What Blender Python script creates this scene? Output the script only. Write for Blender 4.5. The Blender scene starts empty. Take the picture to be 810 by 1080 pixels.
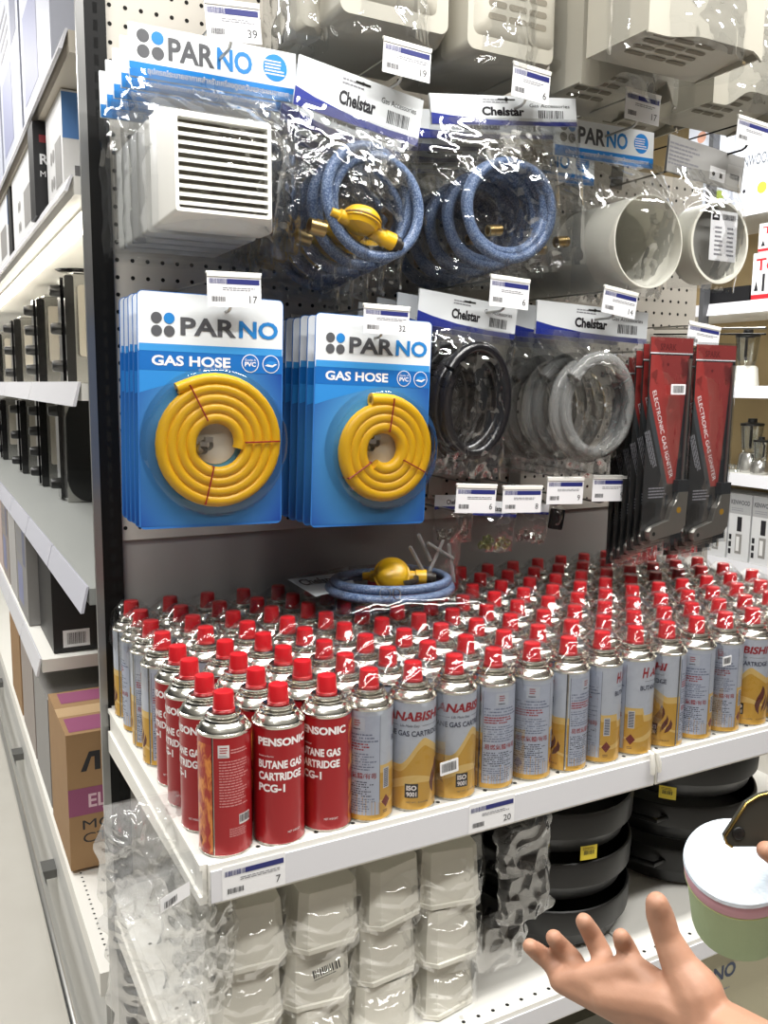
import bpy, bmesh, math, random
from mathutils import Vector, Matrix, noise
random.seed(7)
PI = math.pi
sc = bpy.context.scene
COL = sc.collection
S = 0.95                                   # height of the cartridge shelf above the floor

# ------------------------------------------------------------------ camera
FPX, YAW, PITCH, ROLL = 920.0, 0.4885, -0.142, 0.011
CAM = Vector((-0.302, -0.984, 0.564 + S))
_w = Vector((math.sin(YAW)*math.cos(PITCH), math.cos(YAW)*math.cos(PITCH), math.sin(PITCH)))
_r = Vector((math.cos(YAW), -math.sin(YAW), 0)); _u = _r.cross(_w)
c_, s_ = math.cos(ROLL), math.sin(ROLL)
RR = _r*c_ + _u*s_; UU = _u*c_ - _r*s_; WW = _w
cd = bpy.data.cameras.new('camera'); cam = bpy.data.objects.new('camera', cd); COL.objects.link(cam)
cd.sensor_fit = 'VERTICAL'; cd.sensor_height = 36.0; cd.sensor_width = 27.0; cd.lens = 36.0*FPX/1080
cd.clip_start = 0.02; cd.clip_end = 100
cam.matrix_world = Matrix(((RR.x, UU.x, -WW.x, CAM.x), (RR.y, UU.y, -WW.y, CAM.y), (RR.z, UU.z, -WW.z, CAM.z), (0, 0, 0, 1)))
sc.camera = cam
# ------------------------------------------------------------------ view, world, lights
sc.view_settings.view_transform = 'Standard'; sc.view_settings.look = 'None'
sc.view_settings.gamma = 1.0; sc.view_settings.use_curve_mapping = False
sc.view_settings.exposure = 0.0
sc.cycles.transparent_max_bounces = 40; sc.cycles.max_bounces = 8
sc.cycles.caustics_reflective = False; sc.cycles.caustics_refractive = False
w = bpy.data.worlds.new('world'); sc.world = w; w.use_nodes = True
w.node_tree.nodes['Background'].inputs[0].default_value = (0.97, 0.98, 1.0, 1)
w.node_tree.nodes['Background'].inputs[1].default_value = 0.04
def area(name, loc, sx, sy, watts, color=(1, 0.985, 0.955), rot=(0, 0, 0)):
    l = bpy.data.lights.new(name, 'AREA'); l.shape = 'RECTANGLE'; l.size = sx; l.size_y = sy
    l.energy = watts; l.color = color
    o = bpy.data.objects.new(name, l); o.location = loc; o.rotation_euler = rot; COL.objects.link(o); return o
for (x, y, p) in ((-0.75, -0.42, 22), (0.55, -0.42, 27), (1.85, -0.42, 20), (-0.5, -1.0, 22), (0.9, -1.0, 26), (-1.3, 1.6, 58), (-1.3, 3.4, 58), (2.0, 1.4, 60)):
    area('ceiling_tube_light', (x, y, 2.93), 1.2, 0.14, p)

# ------------------------------------------------------------------ helpers
def ray(px, py): return WW + RR*((px-405)/FPX) - UU*((py-540)/FPX)
def at(px, py, Y):
    d = ray(px, py); return CAM + d*((Y-CAM.y)/d.y)
def atx(px, py, X):
    d = ray(px, py); return CAM + d*((X-CAM.x)/d.x)
def atz(px, py, Z):
    d = ray(px, py); return CAM + d*((Z-CAM.z)/d.z)
def atd(px, py, D): return CAM + ray(px, py)*D
def lin(h):
    h = h.lstrip('#'); out = []
    for k in (0, 2, 4):
        c = int(h[k:k+2], 16)/255; out.append(c/12.92 if c <= .04045 else ((c+.055)/1.055)**2.4)
    return out + [1.0]
MATS = {}
def mat(name, hexcol, rough=0.5, metal=0.0, spec=0.5, bump=None, var=None, emit=0, coat=0, sss=0, alpha=None):
    if name in MATS: return MATS[name]
    m = bpy.data.materials.new(name); m.use_nodes = True; nt = m.node_tree; b = nt.nodes['Principled BSDF']
    col = lin(hexcol)
    b.inputs['Base Color'].default_value = col; b.inputs['Roughness'].default_value = rough
    b.inputs['Metallic'].default_value = metal; b.inputs['Specular IOR Level'].default_value = spec
    if coat: b.inputs['Coat Weight'].default_value = coat; b.inputs['Coat Roughness'].default_value = 0.05
    if sss: b.inputs['Subsurface Weight'].default_value = sss; b.inputs['Subsurface Radius'].default_value = (0.01, 0.004, 0.002); b.inputs['Subsurface Scale'].default_value = 0.5
    if emit: b.inputs['Emission Color'].default_value = col; b.inputs['Emission Strength'].default_value = emit
    tc = None
    def coords():
        nonlocal tc
        if tc is None: tc = nt.nodes.new('ShaderNodeTexCoord')
        return tc.outputs['Object']
    if var:                                # (second colour, scale)
        n = nt.nodes.new('ShaderNodeTexNoise'); n.inputs['Scale'].default_value = var[1]; n.inputs['Detail'].default_value = 4
        nt.links.new(coords(), n.inputs['Vector'])
        mx = nt.nodes.new('ShaderNodeMix'); mx.data_type = 'RGBA'
        mx.inputs[6].default_value = col; mx.inputs[7].default_value = lin(var[0])
        nt.links.new(n.outputs['Fac'], mx.inputs[0]); nt.links.new(mx.outputs[2], b.inputs['Base Color'])
    if bump:                               # (scale, strength, distance)
        n = nt.nodes.new('ShaderNodeTexNoise'); n.inputs['Scale'].default_value = bump[0]; n.inputs['Detail'].default_value = 3
        nt.links.new(coords(), n.inputs['Vector'])
        bp = nt.nodes.new('ShaderNodeBump'); bp.inputs['Strength'].default_value = bump[1]; bp.inputs['Distance'].default_value = bump[2] if len(bump) > 2 else 0.002
        nt.links.new(n.outputs['Fac'], bp.inputs['Height']); nt.links.new(bp.outputs['Normal'], b.inputs['Normal'])
    MATS[name] = m; return m
def film_mat(name, tint=(1, 1, 1), base=0.05, gain=0.5, rough=0.06, bscale=60, bstr=0.35, milky=0.0, bdist=0.003):
    m = bpy.data.materials.new(name); m.use_nodes = True; nt = m.node_tree; nt.nodes.clear()
    out = nt.nodes.new('ShaderNodeOutputMaterial'); tr = nt.nodes.new('ShaderNodeBsdfTransparent'); gl = nt.nodes.new('ShaderNodeBsdfGlossy')
    tr.inputs[0].default_value = (*tint, 1); gl.inputs['Roughness'].default_value = rough; gl.inputs['Color'].default_value = (1, 1, 1, 1)
    tc = nt.nodes.new('ShaderNodeTexCoord'); n = nt.nodes.new('ShaderNodeTexNoise'); n.inputs['Scale'].default_value = bscale; n.inputs['Detail'].default_value = 3
    n.noise_type = 'RIDGED_MULTIFRACTAL'; n.inputs['Roughness'].default_value = .45; n.inputs['Distortion'].default_value = .6
    nt.links.new(tc.outputs['Object'], n.inputs['Vector'])
    bp = nt.nodes.new('ShaderNodeBump'); bp.inputs['Strength'].default_value = bstr; bp.inputs['Distance'].default_value = bdist
    nt.links.new(n.outputs['Fac'], bp.inputs['Height']); nt.links.new(bp.outputs['Normal'], gl.inputs['Normal'])
    lw = nt.nodes.new('ShaderNodeLayerWeight'); lw.inputs['Blend'].default_value = 0.35; nt.links.new(bp.outputs['Normal'], lw.inputs['Normal'])
    ma = nt.nodes.new('ShaderNodeMath'); ma.operation = 'MULTIPLY_ADD'; ma.inputs[1].default_value = gain; ma.inputs[2].default_value = base
    nt.links.new(lw.outputs['Fresnel'], ma.inputs[0])
    mx = nt.nodes.new('ShaderNodeMixShader'); nt.links.new(ma.outputs[0], mx.inputs[0]); nt.links.new(tr.outputs[0], mx.inputs[1]); nt.links.new(gl.outputs[0], mx.inputs[2])
    last = mx
    if milky:
        df = nt.nodes.new('ShaderNodeBsdfDiffuse'); df.inputs[0].default_value = (0.85, 0.86, 0.85, 1)
        m2 = nt.nodes.new('ShaderNodeMixShader'); m2.inputs[0].default_value = milky
        nt.links.new(mx.outputs[0], m2.inputs[1]); nt.links.new(df.outputs[0], m2.inputs[2]); last = m2
    nt.links.new(last.outputs[0], out.inputs['Surface']); MATS[name] = m; return m

# text geometry cache --------------------------------------------------
_TX = {}
def text_geo(s, bold=0.0, shear=0.0):
    k = (s, bold, shear)
    if k in _TX: return _TX[k]
    cu = bpy.data.curves.new('t', 'FONT'); cu.body = s; cu.offset = bold; cu.shear = shear; cu.resolution_u = 3; cu.fill_mode = 'FRONT'
    o = bpy.data.objects.new('t', cu); COL.objects.link(o)
    dg = bpy.context.evaluated_depsgraph_get(); me = o.evaluated_get(dg).to_mesh()
    vs = [(v.co.x, v.co.y) for v in me.vertices]; fs = [tuple(p.vertices) for p in me.polygons]
    bpy.data.objects.remove(o); bpy.data.curves.remove(cu)
    if vs:
        x0 = min(v[0] for v in vs); x1 = max(v[0] for v in vs); y0 = min(v[1] for v in vs); y1 = max(v[1] for v in vs)
        vs = [((x-x0)/max(x1-x0, 1e-6), (y-y0)/max(y1-y0, 1e-6)) for x, y in vs]; asp = (x1-x0)/max(y1-y0, 1e-6)
    else: asp = 1
    _TX[k] = (vs, fs, asp); return _TX[k]

class MB:
    def __init__(s): s.v = []; s.f = []; s.mi = []; s.mats = []
    def m(s, mt):
        if mt not in s.mats: s.mats.append(mt)
        return s.mats.index(mt)
    def add(s, vs, fs, mt):
        b = len(s.v); s.v.extend([tuple(v) for v in vs]); k = s.m(mt)
        for f in fs: s.f.append(tuple(b+i for i in f)); s.mi.append(k)
        return s
    def box(s, x0, x1, y0, y1, z0, z1, mt):
        vs = [(x, y, z) for x in (x0, x1) for y in (y0, y1) for z in (z0, z1)]
        return s.add(vs, [(0, 1, 3, 2), (4, 6, 7, 5), (0, 4, 5, 1), (2, 3, 7, 6), (0, 2, 6, 4), (1, 5, 7, 3)], mt)
    def quad(s, a, b, c, d, mt): return s.add([a, b, c, d], [(0, 1, 2, 3)], mt)
    def rect(s, x0, z0, x1, z1, y, mt, fn=None, nu=1, nv=1):   # rectangle facing -y
        vs = []; fs = []
        for j in range(nv+1):
            for i in range(nu+1):
                p = (x0+(x1-x0)*i/nu, y, z0+(z1-z0)*j/nv); vs.append(fn(*p) if fn else p)
        for j in range(nv):
            for i in range(nu):
                a = j*(nu+1)+i; fs.append((a, a+1, a+nu+2, a+nu+1))
        return s.add(vs, fs, mt)
    def poly(s, pts, y, mt, fn=None):
        n = len(pts); vs = [fn(x, y, z) if fn else (x, y, z) for x, z in pts]
        return s.add(vs, [tuple(range(n))], mt)
    def polyc(s, pts, y, mt, fn, nz=16, dx=.0012):   # polygon wrapped on a curved face: thin horizontal strips
        z0 = min(p[1] for p in pts); z1 = max(p[1] for p in pts); n = len(pts)
        def xs(z):
            o = []
            for i in range(n):
                (xa, za), (xb, zb) = pts[i], pts[(i+1) % n]
                if (za <= z) != (zb <= z): o.append(xa+(xb-xa)*(z-za)/(zb-za))
            return sorted(o)
        for k in range(nz):
            a, b = z0+(z1-z0)*k/nz, z0+(z1-z0)*(k+1)/nz; m_ = xs((a+b)/2); lo = xs(a+(b-a)*.02); hi = xs(b-(b-a)*.02)
            if not (len(lo) == len(hi) == len(m_)): lo = hi = m_
            for q in range(0, len(m_)-1, 2):
                w_ = max(1, int((m_[q+1]-m_[q])/dx)+1); vs = []
                for i in range(w_+1):
                    t = i/w_; vs.append(fn(lo[q]+(lo[q+1]-lo[q])*t, y, a)); vs.append(fn(hi[q]+(hi[q+1]-hi[q])*t, y, b))
                s.add(vs, [(2*i, 2*i+2, 2*i+3, 2*i+1) for i in range(w_)], mt)
        return s
    def disc(s, cx, cz, r, y, mt, n=20, fn=None):
        return s.poly([(cx+r*math.cos(2*PI*i/n), cz+r*math.sin(2*PI*i/n)) for i in range(n)], y, mt, fn)
    def text(s, t, x0, z0, x1, z1, y, mt, bold=0.0, shear=0.0, fn=None, keep=None):
        vs, fs, asp = text_geo(t, bold, shear)
        if keep is not None:               # keep the font's own aspect, aligned left/centre/right in the rectangle
            ww = (z1-z0)*asp
            if ww > x1-x0: ww = x1-x0
            o = {'l': 0, 'c': .5, 'r': 1}[keep]*((x1-x0)-ww); x0, x1 = x0+o, x0+o+ww
        P = [(x0+a*(x1-x0), y, z0+b*(z1-z0)) for a, b in vs]
        if fn: P = [fn(*p) for p in P]
        return s.add(P, fs, mt)
    def bars(s, x0, z0, x1, z1, y, mt, n=18, seed=1, fn=None):   # barcode
        R = random.Random(seed); x = x0; u = (x1-x0)/n/2
        while x < x1-u*.5:
            wd = u*R.choice((.6, 1, 1.4)); s.rect(x, z0, min(x+wd, x1), z1, y, mt, fn); x += wd+u*R.choice((.6, .9, 1.2))
        return s
    def lines(s, x0, z0, x1, z1, y, mt, n, seed=1, th=0.45, fn=None, words=True):   # fine print too small to read
        R = random.Random(seed); dz = (z1-z0)/n
        for i in range(n):
            zz = z1-(i+1)*dz+dz*.2; end = x0+(x1-x0)*R.uniform(.7, 1.0); x = x0
            while x < end:
                wd = (x1-x0)*R.uniform(.05, .16); s.rect(x, zz, min(x+wd, end), zz+dz*th, y, mt, fn, nu=1); x += wd+(x1-x0)*.018
        return s
    def lathe(s, prof, mt, n=28, c=(0, 0, 0), M=None, cap0=False, cap1=False):
        vs = []; fs = []
        for (r, z) in prof:
            for i in range(n):
                p = Vector((r*math.cos(2*PI*i/n), r*math.sin(2*PI*i/n), z))
                if M is not None: p = M @ p
                vs.append((p.x+c[0], p.y+c[1], p.z+c[2]))
        for j in range(len(prof)-1):
            for i in range(n):
                a = j*n+i; b = j*n+(i+1) % n; fs.append((a, b, b+n, a+n))
        if cap0: fs.append(tuple(reversed(range(n))))
        if cap1: k = (len(prof)-1)*n; fs.append(tuple(range(k, k+n)))
        return s.add(vs, fs, mt)
    def tube(s, pts, r, mt, n=8, closed=False, caps=True):
        pts = [Vector(p) for p in pts]; N = len(pts); vs = []; fs = []
        rr = r if isinstance(r, (list, tuple)) else [r]*N
        up = None
        for i, p in enumerate(pts):
            a = pts[i-1] if (i > 0 or closed) else p; b = pts[(i+1) % N] if (i < N-1 or closed) else p
            t = (b-a).normalized()
            if up is None:
                up = Vector((0, 0, 1)) if abs(t.z) < .9 else Vector((0, 1, 0))
            e1 = (up - t*up.dot(t)).normalized(); e2 = t.cross(e1); up = e1
            for k in range(n):
                q = p + e1*(rr[i]*math.cos(2*PI*k/n)) + e2*(rr[i]*math.sin(2*PI*k/n)); vs.append(q)
        M_ = N if closed else N-1
        for i in range(M_):
            for k in range(n):
                a = i*n+k; b = i*n+(k+1) % n; c = ((i+1) % N)*n
                fs.append((a, b, c+(k+1) % n, c+k))
        if caps and not closed: fs.append(tuple(reversed(range(n)))); fs.append(tuple(range((N-1)*n, N*n)))
        return s.add(vs, fs, mt)
    def prism(s, pts, y0, y1, mt):          # outline in x,z (counter-clockwise seen from -y) extruded along y
        n = len(pts); vs = [(x, y0, z) for x, z in pts]+[(x, y1, z) for x, z in pts]
        fs = [tuple(range(n)), tuple(reversed(range(n, 2*n)))]+[(i, i+n, (i+1) % n+n, (i+1) % n) for i in range(n)]
        return s.add(vs, fs, mt)
    def loft(s, rings, mt, cap0=True, cap1=True):
        n = len(rings[0]); vs = [p for r in rings for p in r]; fs = []
        for j in range(len(rings)-1):
            for i in range(n):
                a = j*n+i; b = j*n+(i+1) % n; fs.append((a, b, b+n, a+n))
        if cap0: fs.append(tuple(reversed(range(n))))
        if cap1: k = (len(rings)-1)*n; fs.append(tuple(range(k, k+n)))
        return s.add(vs, fs, mt)
    def build(s, name, parent=None, loc=None, rot=None, smooth=40, fix=False):
        me = bpy.data.meshes.new(name); me.from_pydata(s.v, [], s.f); me.polygons.foreach_set('material_index', s.mi)
        for m_ in s.mats: me.materials.append(m_)
        if fix:
            bm = bmesh.new(); bm.from_mesh(me); bmesh.ops.recalc_face_normals(bm, faces=bm.faces); bm.to_mesh(me); bm.free()
        me.update()
        if smooth:
            me.shade_smooth(); me.set_sharp_from_angle(angle=math.radians(smooth))
        o = bpy.data.objects.new(name, me); COL.objects.link(o)
        if parent is not None: o.parent = parent
        if loc is not None: o.location = loc
        if rot is not None: o.rotation_euler = rot
        return o
def tag(o, label=None, cat=None, group=None, kind=None):
    if label: o['label'] = label
    if cat: o['category'] = cat
    if group: o['group'] = group
    if kind: o['kind'] = kind
    return o
def empty(name, loc, rot=(0, 0, 0), label=None, cat=None, group=None):
    o = bpy.data.objects.new(name, None); o.empty_display_size = .02; COL.objects.link(o); o.location = loc; o.rotation_euler = rot
    return tag(o, label, cat, group)
def copy_tree(o, parent=None):
    c = o.copy(); COL.objects.link(c)
    if parent is not None: c.parent = parent
    for ch in list(o.children): copy_tree(ch, c)
    return c
def struct(o): o['kind'] = 'structure'; return o
def frame(tl, tr, bl, Y):
    """pixel corners of something facing the aisle in the plane y=Y -> origin, rotation, width, height"""
    a = at(*tl, Y); b = at(*tr, Y); c = at(*bl, Y)
    W = math.hypot(b.x-a.x, b.z-a.z); ro = math.atan2(b.z-a.z, b.x-a.x)
    return a, (0, -ro, 0), W, (a-c).length
def rrect(x0, z0, x1, z1, r, n=4):          # rounded rectangle, counter-clockwise seen from -y
    P = []
    for cx, cz, a0 in ((x1-r, z0+r, -PI/2), (x1-r, z1-r, 0), (x0+r, z1-r, PI/2), (x0+r, z0+r, PI)):
        for i in range(n+1): a = a0+PI/2*i/n; P.append((cx+r*math.cos(a), cz+r*math.sin(a)))
    return P

# ------------------------------------------------------------------ materials
WHITE = mat('white_enamel', 'F3F1EA', .35); LIP = mat('price_rail_plastic', 'DDDDE2', .25)
PEG = mat('pegboard_paint', 'CFC9BE', .55); HOLE = mat('hole_dark', '15130F', .9)
PANEL = mat('grey_panel', 'A9A5A0', .45)
BLACKM = mat('black_steel', '080808', .5, spec=.25); CHROME = mat('chrome', 'D8D8D6', .12, 1.0); STEEL = mat('zinc_wire', 'B5B3AE', .3, 1.0)
TIN = mat('tin_plate', 'CFCDC4', .2, 1.0); REDCAP = mat('red_cap', 'C41E26', .32, coat=.2)
INK = mat('ink_black', '1B1A20', .5); INKB = mat('ink_blue', '23296F', .5); INKG = mat('ink_grey', '8A8A90', .5); PAPER = mat('white_paper', 'EFEFF1', .5)
YELLOW = mat('yellow_rubber', 'F6BE10', .35, coat=.15); REDTIE = mat('red_tie', 'A61822', .45); BRASS = mat('nickel_brass', 'B49A68', .3, 1.0)
FILM = film_mat('clear_film', tint=(.93, .935, .94), base=.022, gain=.36, rough=.045, bscale=20, bstr=.6, bdist=.004)
SHRINK = film_mat('shrink_film', base=.022, gain=.34, rough=.06, bscale=55, bstr=.4)
MILKY = film_mat('milky_film', base=.05, gain=.5, rough=.08, bscale=35, bstr=.5, milky=.14)
THINF = film_mat('thin_clear_film', tint=(.97, .97, .97), base=.018, gain=.26, rough=.05, bscale=18, bstr=.5, bdist=.003)
BLISTER = film_mat('blister_plastic', base=.03, gain=.5, rough=.04, bscale=5, bstr=.06)

# ------------------------------------------------------------------ the shell
def plane_box(name, x0, x1, y0, y1, z0, z1, m_):
    return struct(MB().box(x0, x1, y0, y1, z0, z1, m_).build(name, smooth=0))
FLOORM = mat('floor_vinyl', 'C9C6BE', .3, var=('BDB9B0', 6), bump=(3, .05))
plane_box('floor', -3.2, 4.2, -4.0, 6.5, -.1, 0, FLOORM)
plane_box('ceiling', -3.2, 4.2, -4.0, 6.5, 3.0, 3.1, mat('ceiling_paint', 'D8D8D6', .7))
plane_box('wall_opposite_unseen', -3.2, 4.2, -2.5, -2.4, 0, 2.1, mat('dark_reflection_wall', '5A5550', .6, var=('8A8078', 5)))  # unseen wall behind the camera, added dark for the tins to reflect
plane_box('wall_back', -3.2, 4.2, 6.5, 6.6, 0, 3.0, mat('shop_wall', 'CFCFCC', .7))

# pegboard with its grid of holes; one big sheet, plus the plain panel under it
YB = 0.56
mb = MB(); mb.box(-.012, 1.36, YB, YB+.012, S+.293, S+1.05, PEG); mb.box(-.012, 1.15, YB, YB+.012, S+1.05, S+1.62, PEG)
for i in range(60):
    for j in range(44):
        x = .006+i*.0254; z = S+.315+j*.0285
        if x < (1.35 if z < S+1.045 else 1.14): mb.disc(x, z, .0036, YB-.0004, HOLE, n=8)
struct(mb.build('wall_pegboard', smooth=0))
mb = MB(); mb.box(-.002, 1.46, YB+.006, YB+.02, S-.95, S+.296, PANEL); struct(mb.build('wall_panel', smooth=0))
plane_box('wall_gondola_rear', -.0, 1.15, YB+.02, YB+.05, 0, S+1.62, mat('rear_panel', 'D5D3CE', .5))

# slotted upright at the left end of the gondola
up = empty('slotted_upright', (-.002, YB-.012, 0), label='black slotted steel upright at the left end of the pegboard', cat='shelf post')
mb = MB(); mb.box(-.034, 0, 0, .05, 0, S+1.62, BLACKM); mb.build('post', up)
SLOT = mat('slot_dark', '000000', .9)
mb = MB()
for j in range(92):
    z = .16+j*.0262
    if z < S+1.6:
        mb.rect(-.020, z, -.0135, z+.016, -.0004, SLOT)
        if z < S+.25: mb.rect(-.010, z, -.0045, z+.016, -.0004, SLOT)
o = mb.build('slot_row', up); o['kind'] = 'stuff'
mb = MB(); mb.box(-.047, -.0345, -.003, .006, 0, S+1.62, mat('end_strip_grey', '8F8F8E', .3, .7)); mb.build('end_strip', up)
mb = MB(); mb.box(-.06, .006, -.02, .06, 0, .03, BLACKM); mb.build('foot', up)

# ------------------------------------------------------------------ shelves of the gondola
def tag_print(mb, x0, z0, w, h, y, price, seed=1, strip=True):
    mb.bars(x0+.04*w, z0+.70*h, x0+.36*w, z0+.86*h, y, INKB, n=22, seed=seed)
    mb.rect(x0+.36*w, z0+.70*h, x0+.97*w, z0+.86*h, y, INKB)
    mb.lines(x0+.28*w, z0+.50*h, x0+.95*w, z0+.62*h, y, INKG, 2, seed=seed+3)
    mb.bars(x0+.08*w, z0+.16*h, x0+.33*w, z0+.32*h, y, INK, n=14, seed=seed+9)
    if price: mb.text(price, x0+.74*w, z0+.14*h, x0+.92*w, z0+.36*h, y, INK, keep='r')
def shelf(name, x0, x1, zt, y0, y1, label, holes=True, side=True, rail_h=.05):
    e = empty(name, (x0, y0, zt), label=label, cat='shelf')
    W = x1-x0; D = y1-y0
    mb = MB(); mb.box(0, W, 0, D, -.022, 0, WHITE)
    if holes:
        for j in range(3):
            for i in range(int(W/.026)):
                for yy in ((.012,), (.23,), (.40,))[j]:
                    mb.add([(.016+i*.026+.0032*math.cos(k*PI/4), yy+.0032*math.sin(k*PI/4), .0003) for k in range(8)], [tuple(range(8))], HOLE)
    mb.build('deck', e, smooth=0)
    mb = MB(); mb.box(0, W, -.006, 0, -rail_h, .002, WHITE); mb.box(.002, W-.002, -.0085, -.006, -rail_h+.004, -.006, LIP); r = mb.build('price_rail', e, smooth=0)
    if side:
        mb = MB()
        def slab(x0, x1, zt, zb0, zb1): mb.add([(x, y, z) for x in (x0, x1) for y, z in ((.0, zt), (D-.02, zt), (D-.02, zb1), (.0, zb0))], [(0, 1, 2, 3), (7, 6, 5, 4), (0, 4, 5, 1), (3, 2, 6, 7), (0, 3, 7, 4), (1, 5, 6, 2)], WHITE)
        slab(-.006, -.0006, .001, -.050, -.078); slab(-.010, -.006, -.040, -.050, -.078); slab(-.009, -.006, .001, -.006, -.006)
        mb.build('end_bracket', e, smooth=0, fix=True)
    return e, r
SY0 = -.034
s1, r1 = shelf('gondola_shelf', -.03, .684, S, SY0, YB-.005, 'white steel shelf full of gas cartridges, its front corner nearest us')
s2, r2 = shelf('gondola_shelf', .688, 1.46, S, SY0, YB-.005, 'white steel shelf carrying the right-hand gas cartridges past the rail joint', side=False)
def rail_label(rail, px0, px1, price, seed, lab):
    a = at(*px0, SY0-.009); b = at(*px1, SY0-.009)
    x0 = a.x-rail.parent.location.x; ww = b.x-a.x
    mb = MB(); mb.rect(x0, -.046, x0+ww, -.004, -.0089, PAPER); tag_print(mb, x0, -.046, ww, .042, -.0093, price, seed)
    o = mb.build('price_label', rail, smooth=0); return o
rail_label(r1, (234, 915), (301, 905), '7', 3, '')
rail_label(r1, (495, 850), (543, 840), '20', 5, '')
LZ = S-.352
s3, r3 = shelf('gondola_shelf', -.03, .684, LZ, SY0, YB-.005, 'lower white perforated shelf under the bagged white hoods', rail_h=.042)
s4, r4 = shelf('gondola_shelf', .688, 1.46, LZ, SY0, YB-.005, 'lower white perforated shelf under the black pans and the hand', side=False, rail_h=.042)
s5, r5 = shelf('gondola_shelf', -.03, 1.46, S-.78, SY0, YB-.005, 'lowest deck of the gondola holding the cartons', side=False, holes=False)
# two little white clips at the rail joint
for k, (px, py) in enumerate(((686, 797), (691, 795))):
    p = at(px, py, SY0-.012)
    e = MB(); e.tube([(0, .004, .006), (0, -.003, .003), (.002+.003*k, -.004, -.014), (.005+.004*k, -.002, -.030)], [.002, .003, .0045, .0035], WHITE, n=8)
    tag(e.build('rail_clip', loc=p), ('white plastic clip hanging at the joint of the shelf rail, the left one of two', 'white plastic clip hanging at the joint of the shelf rail, the right one of two')[k], 'clip', 'clips at the rail joint')

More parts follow.
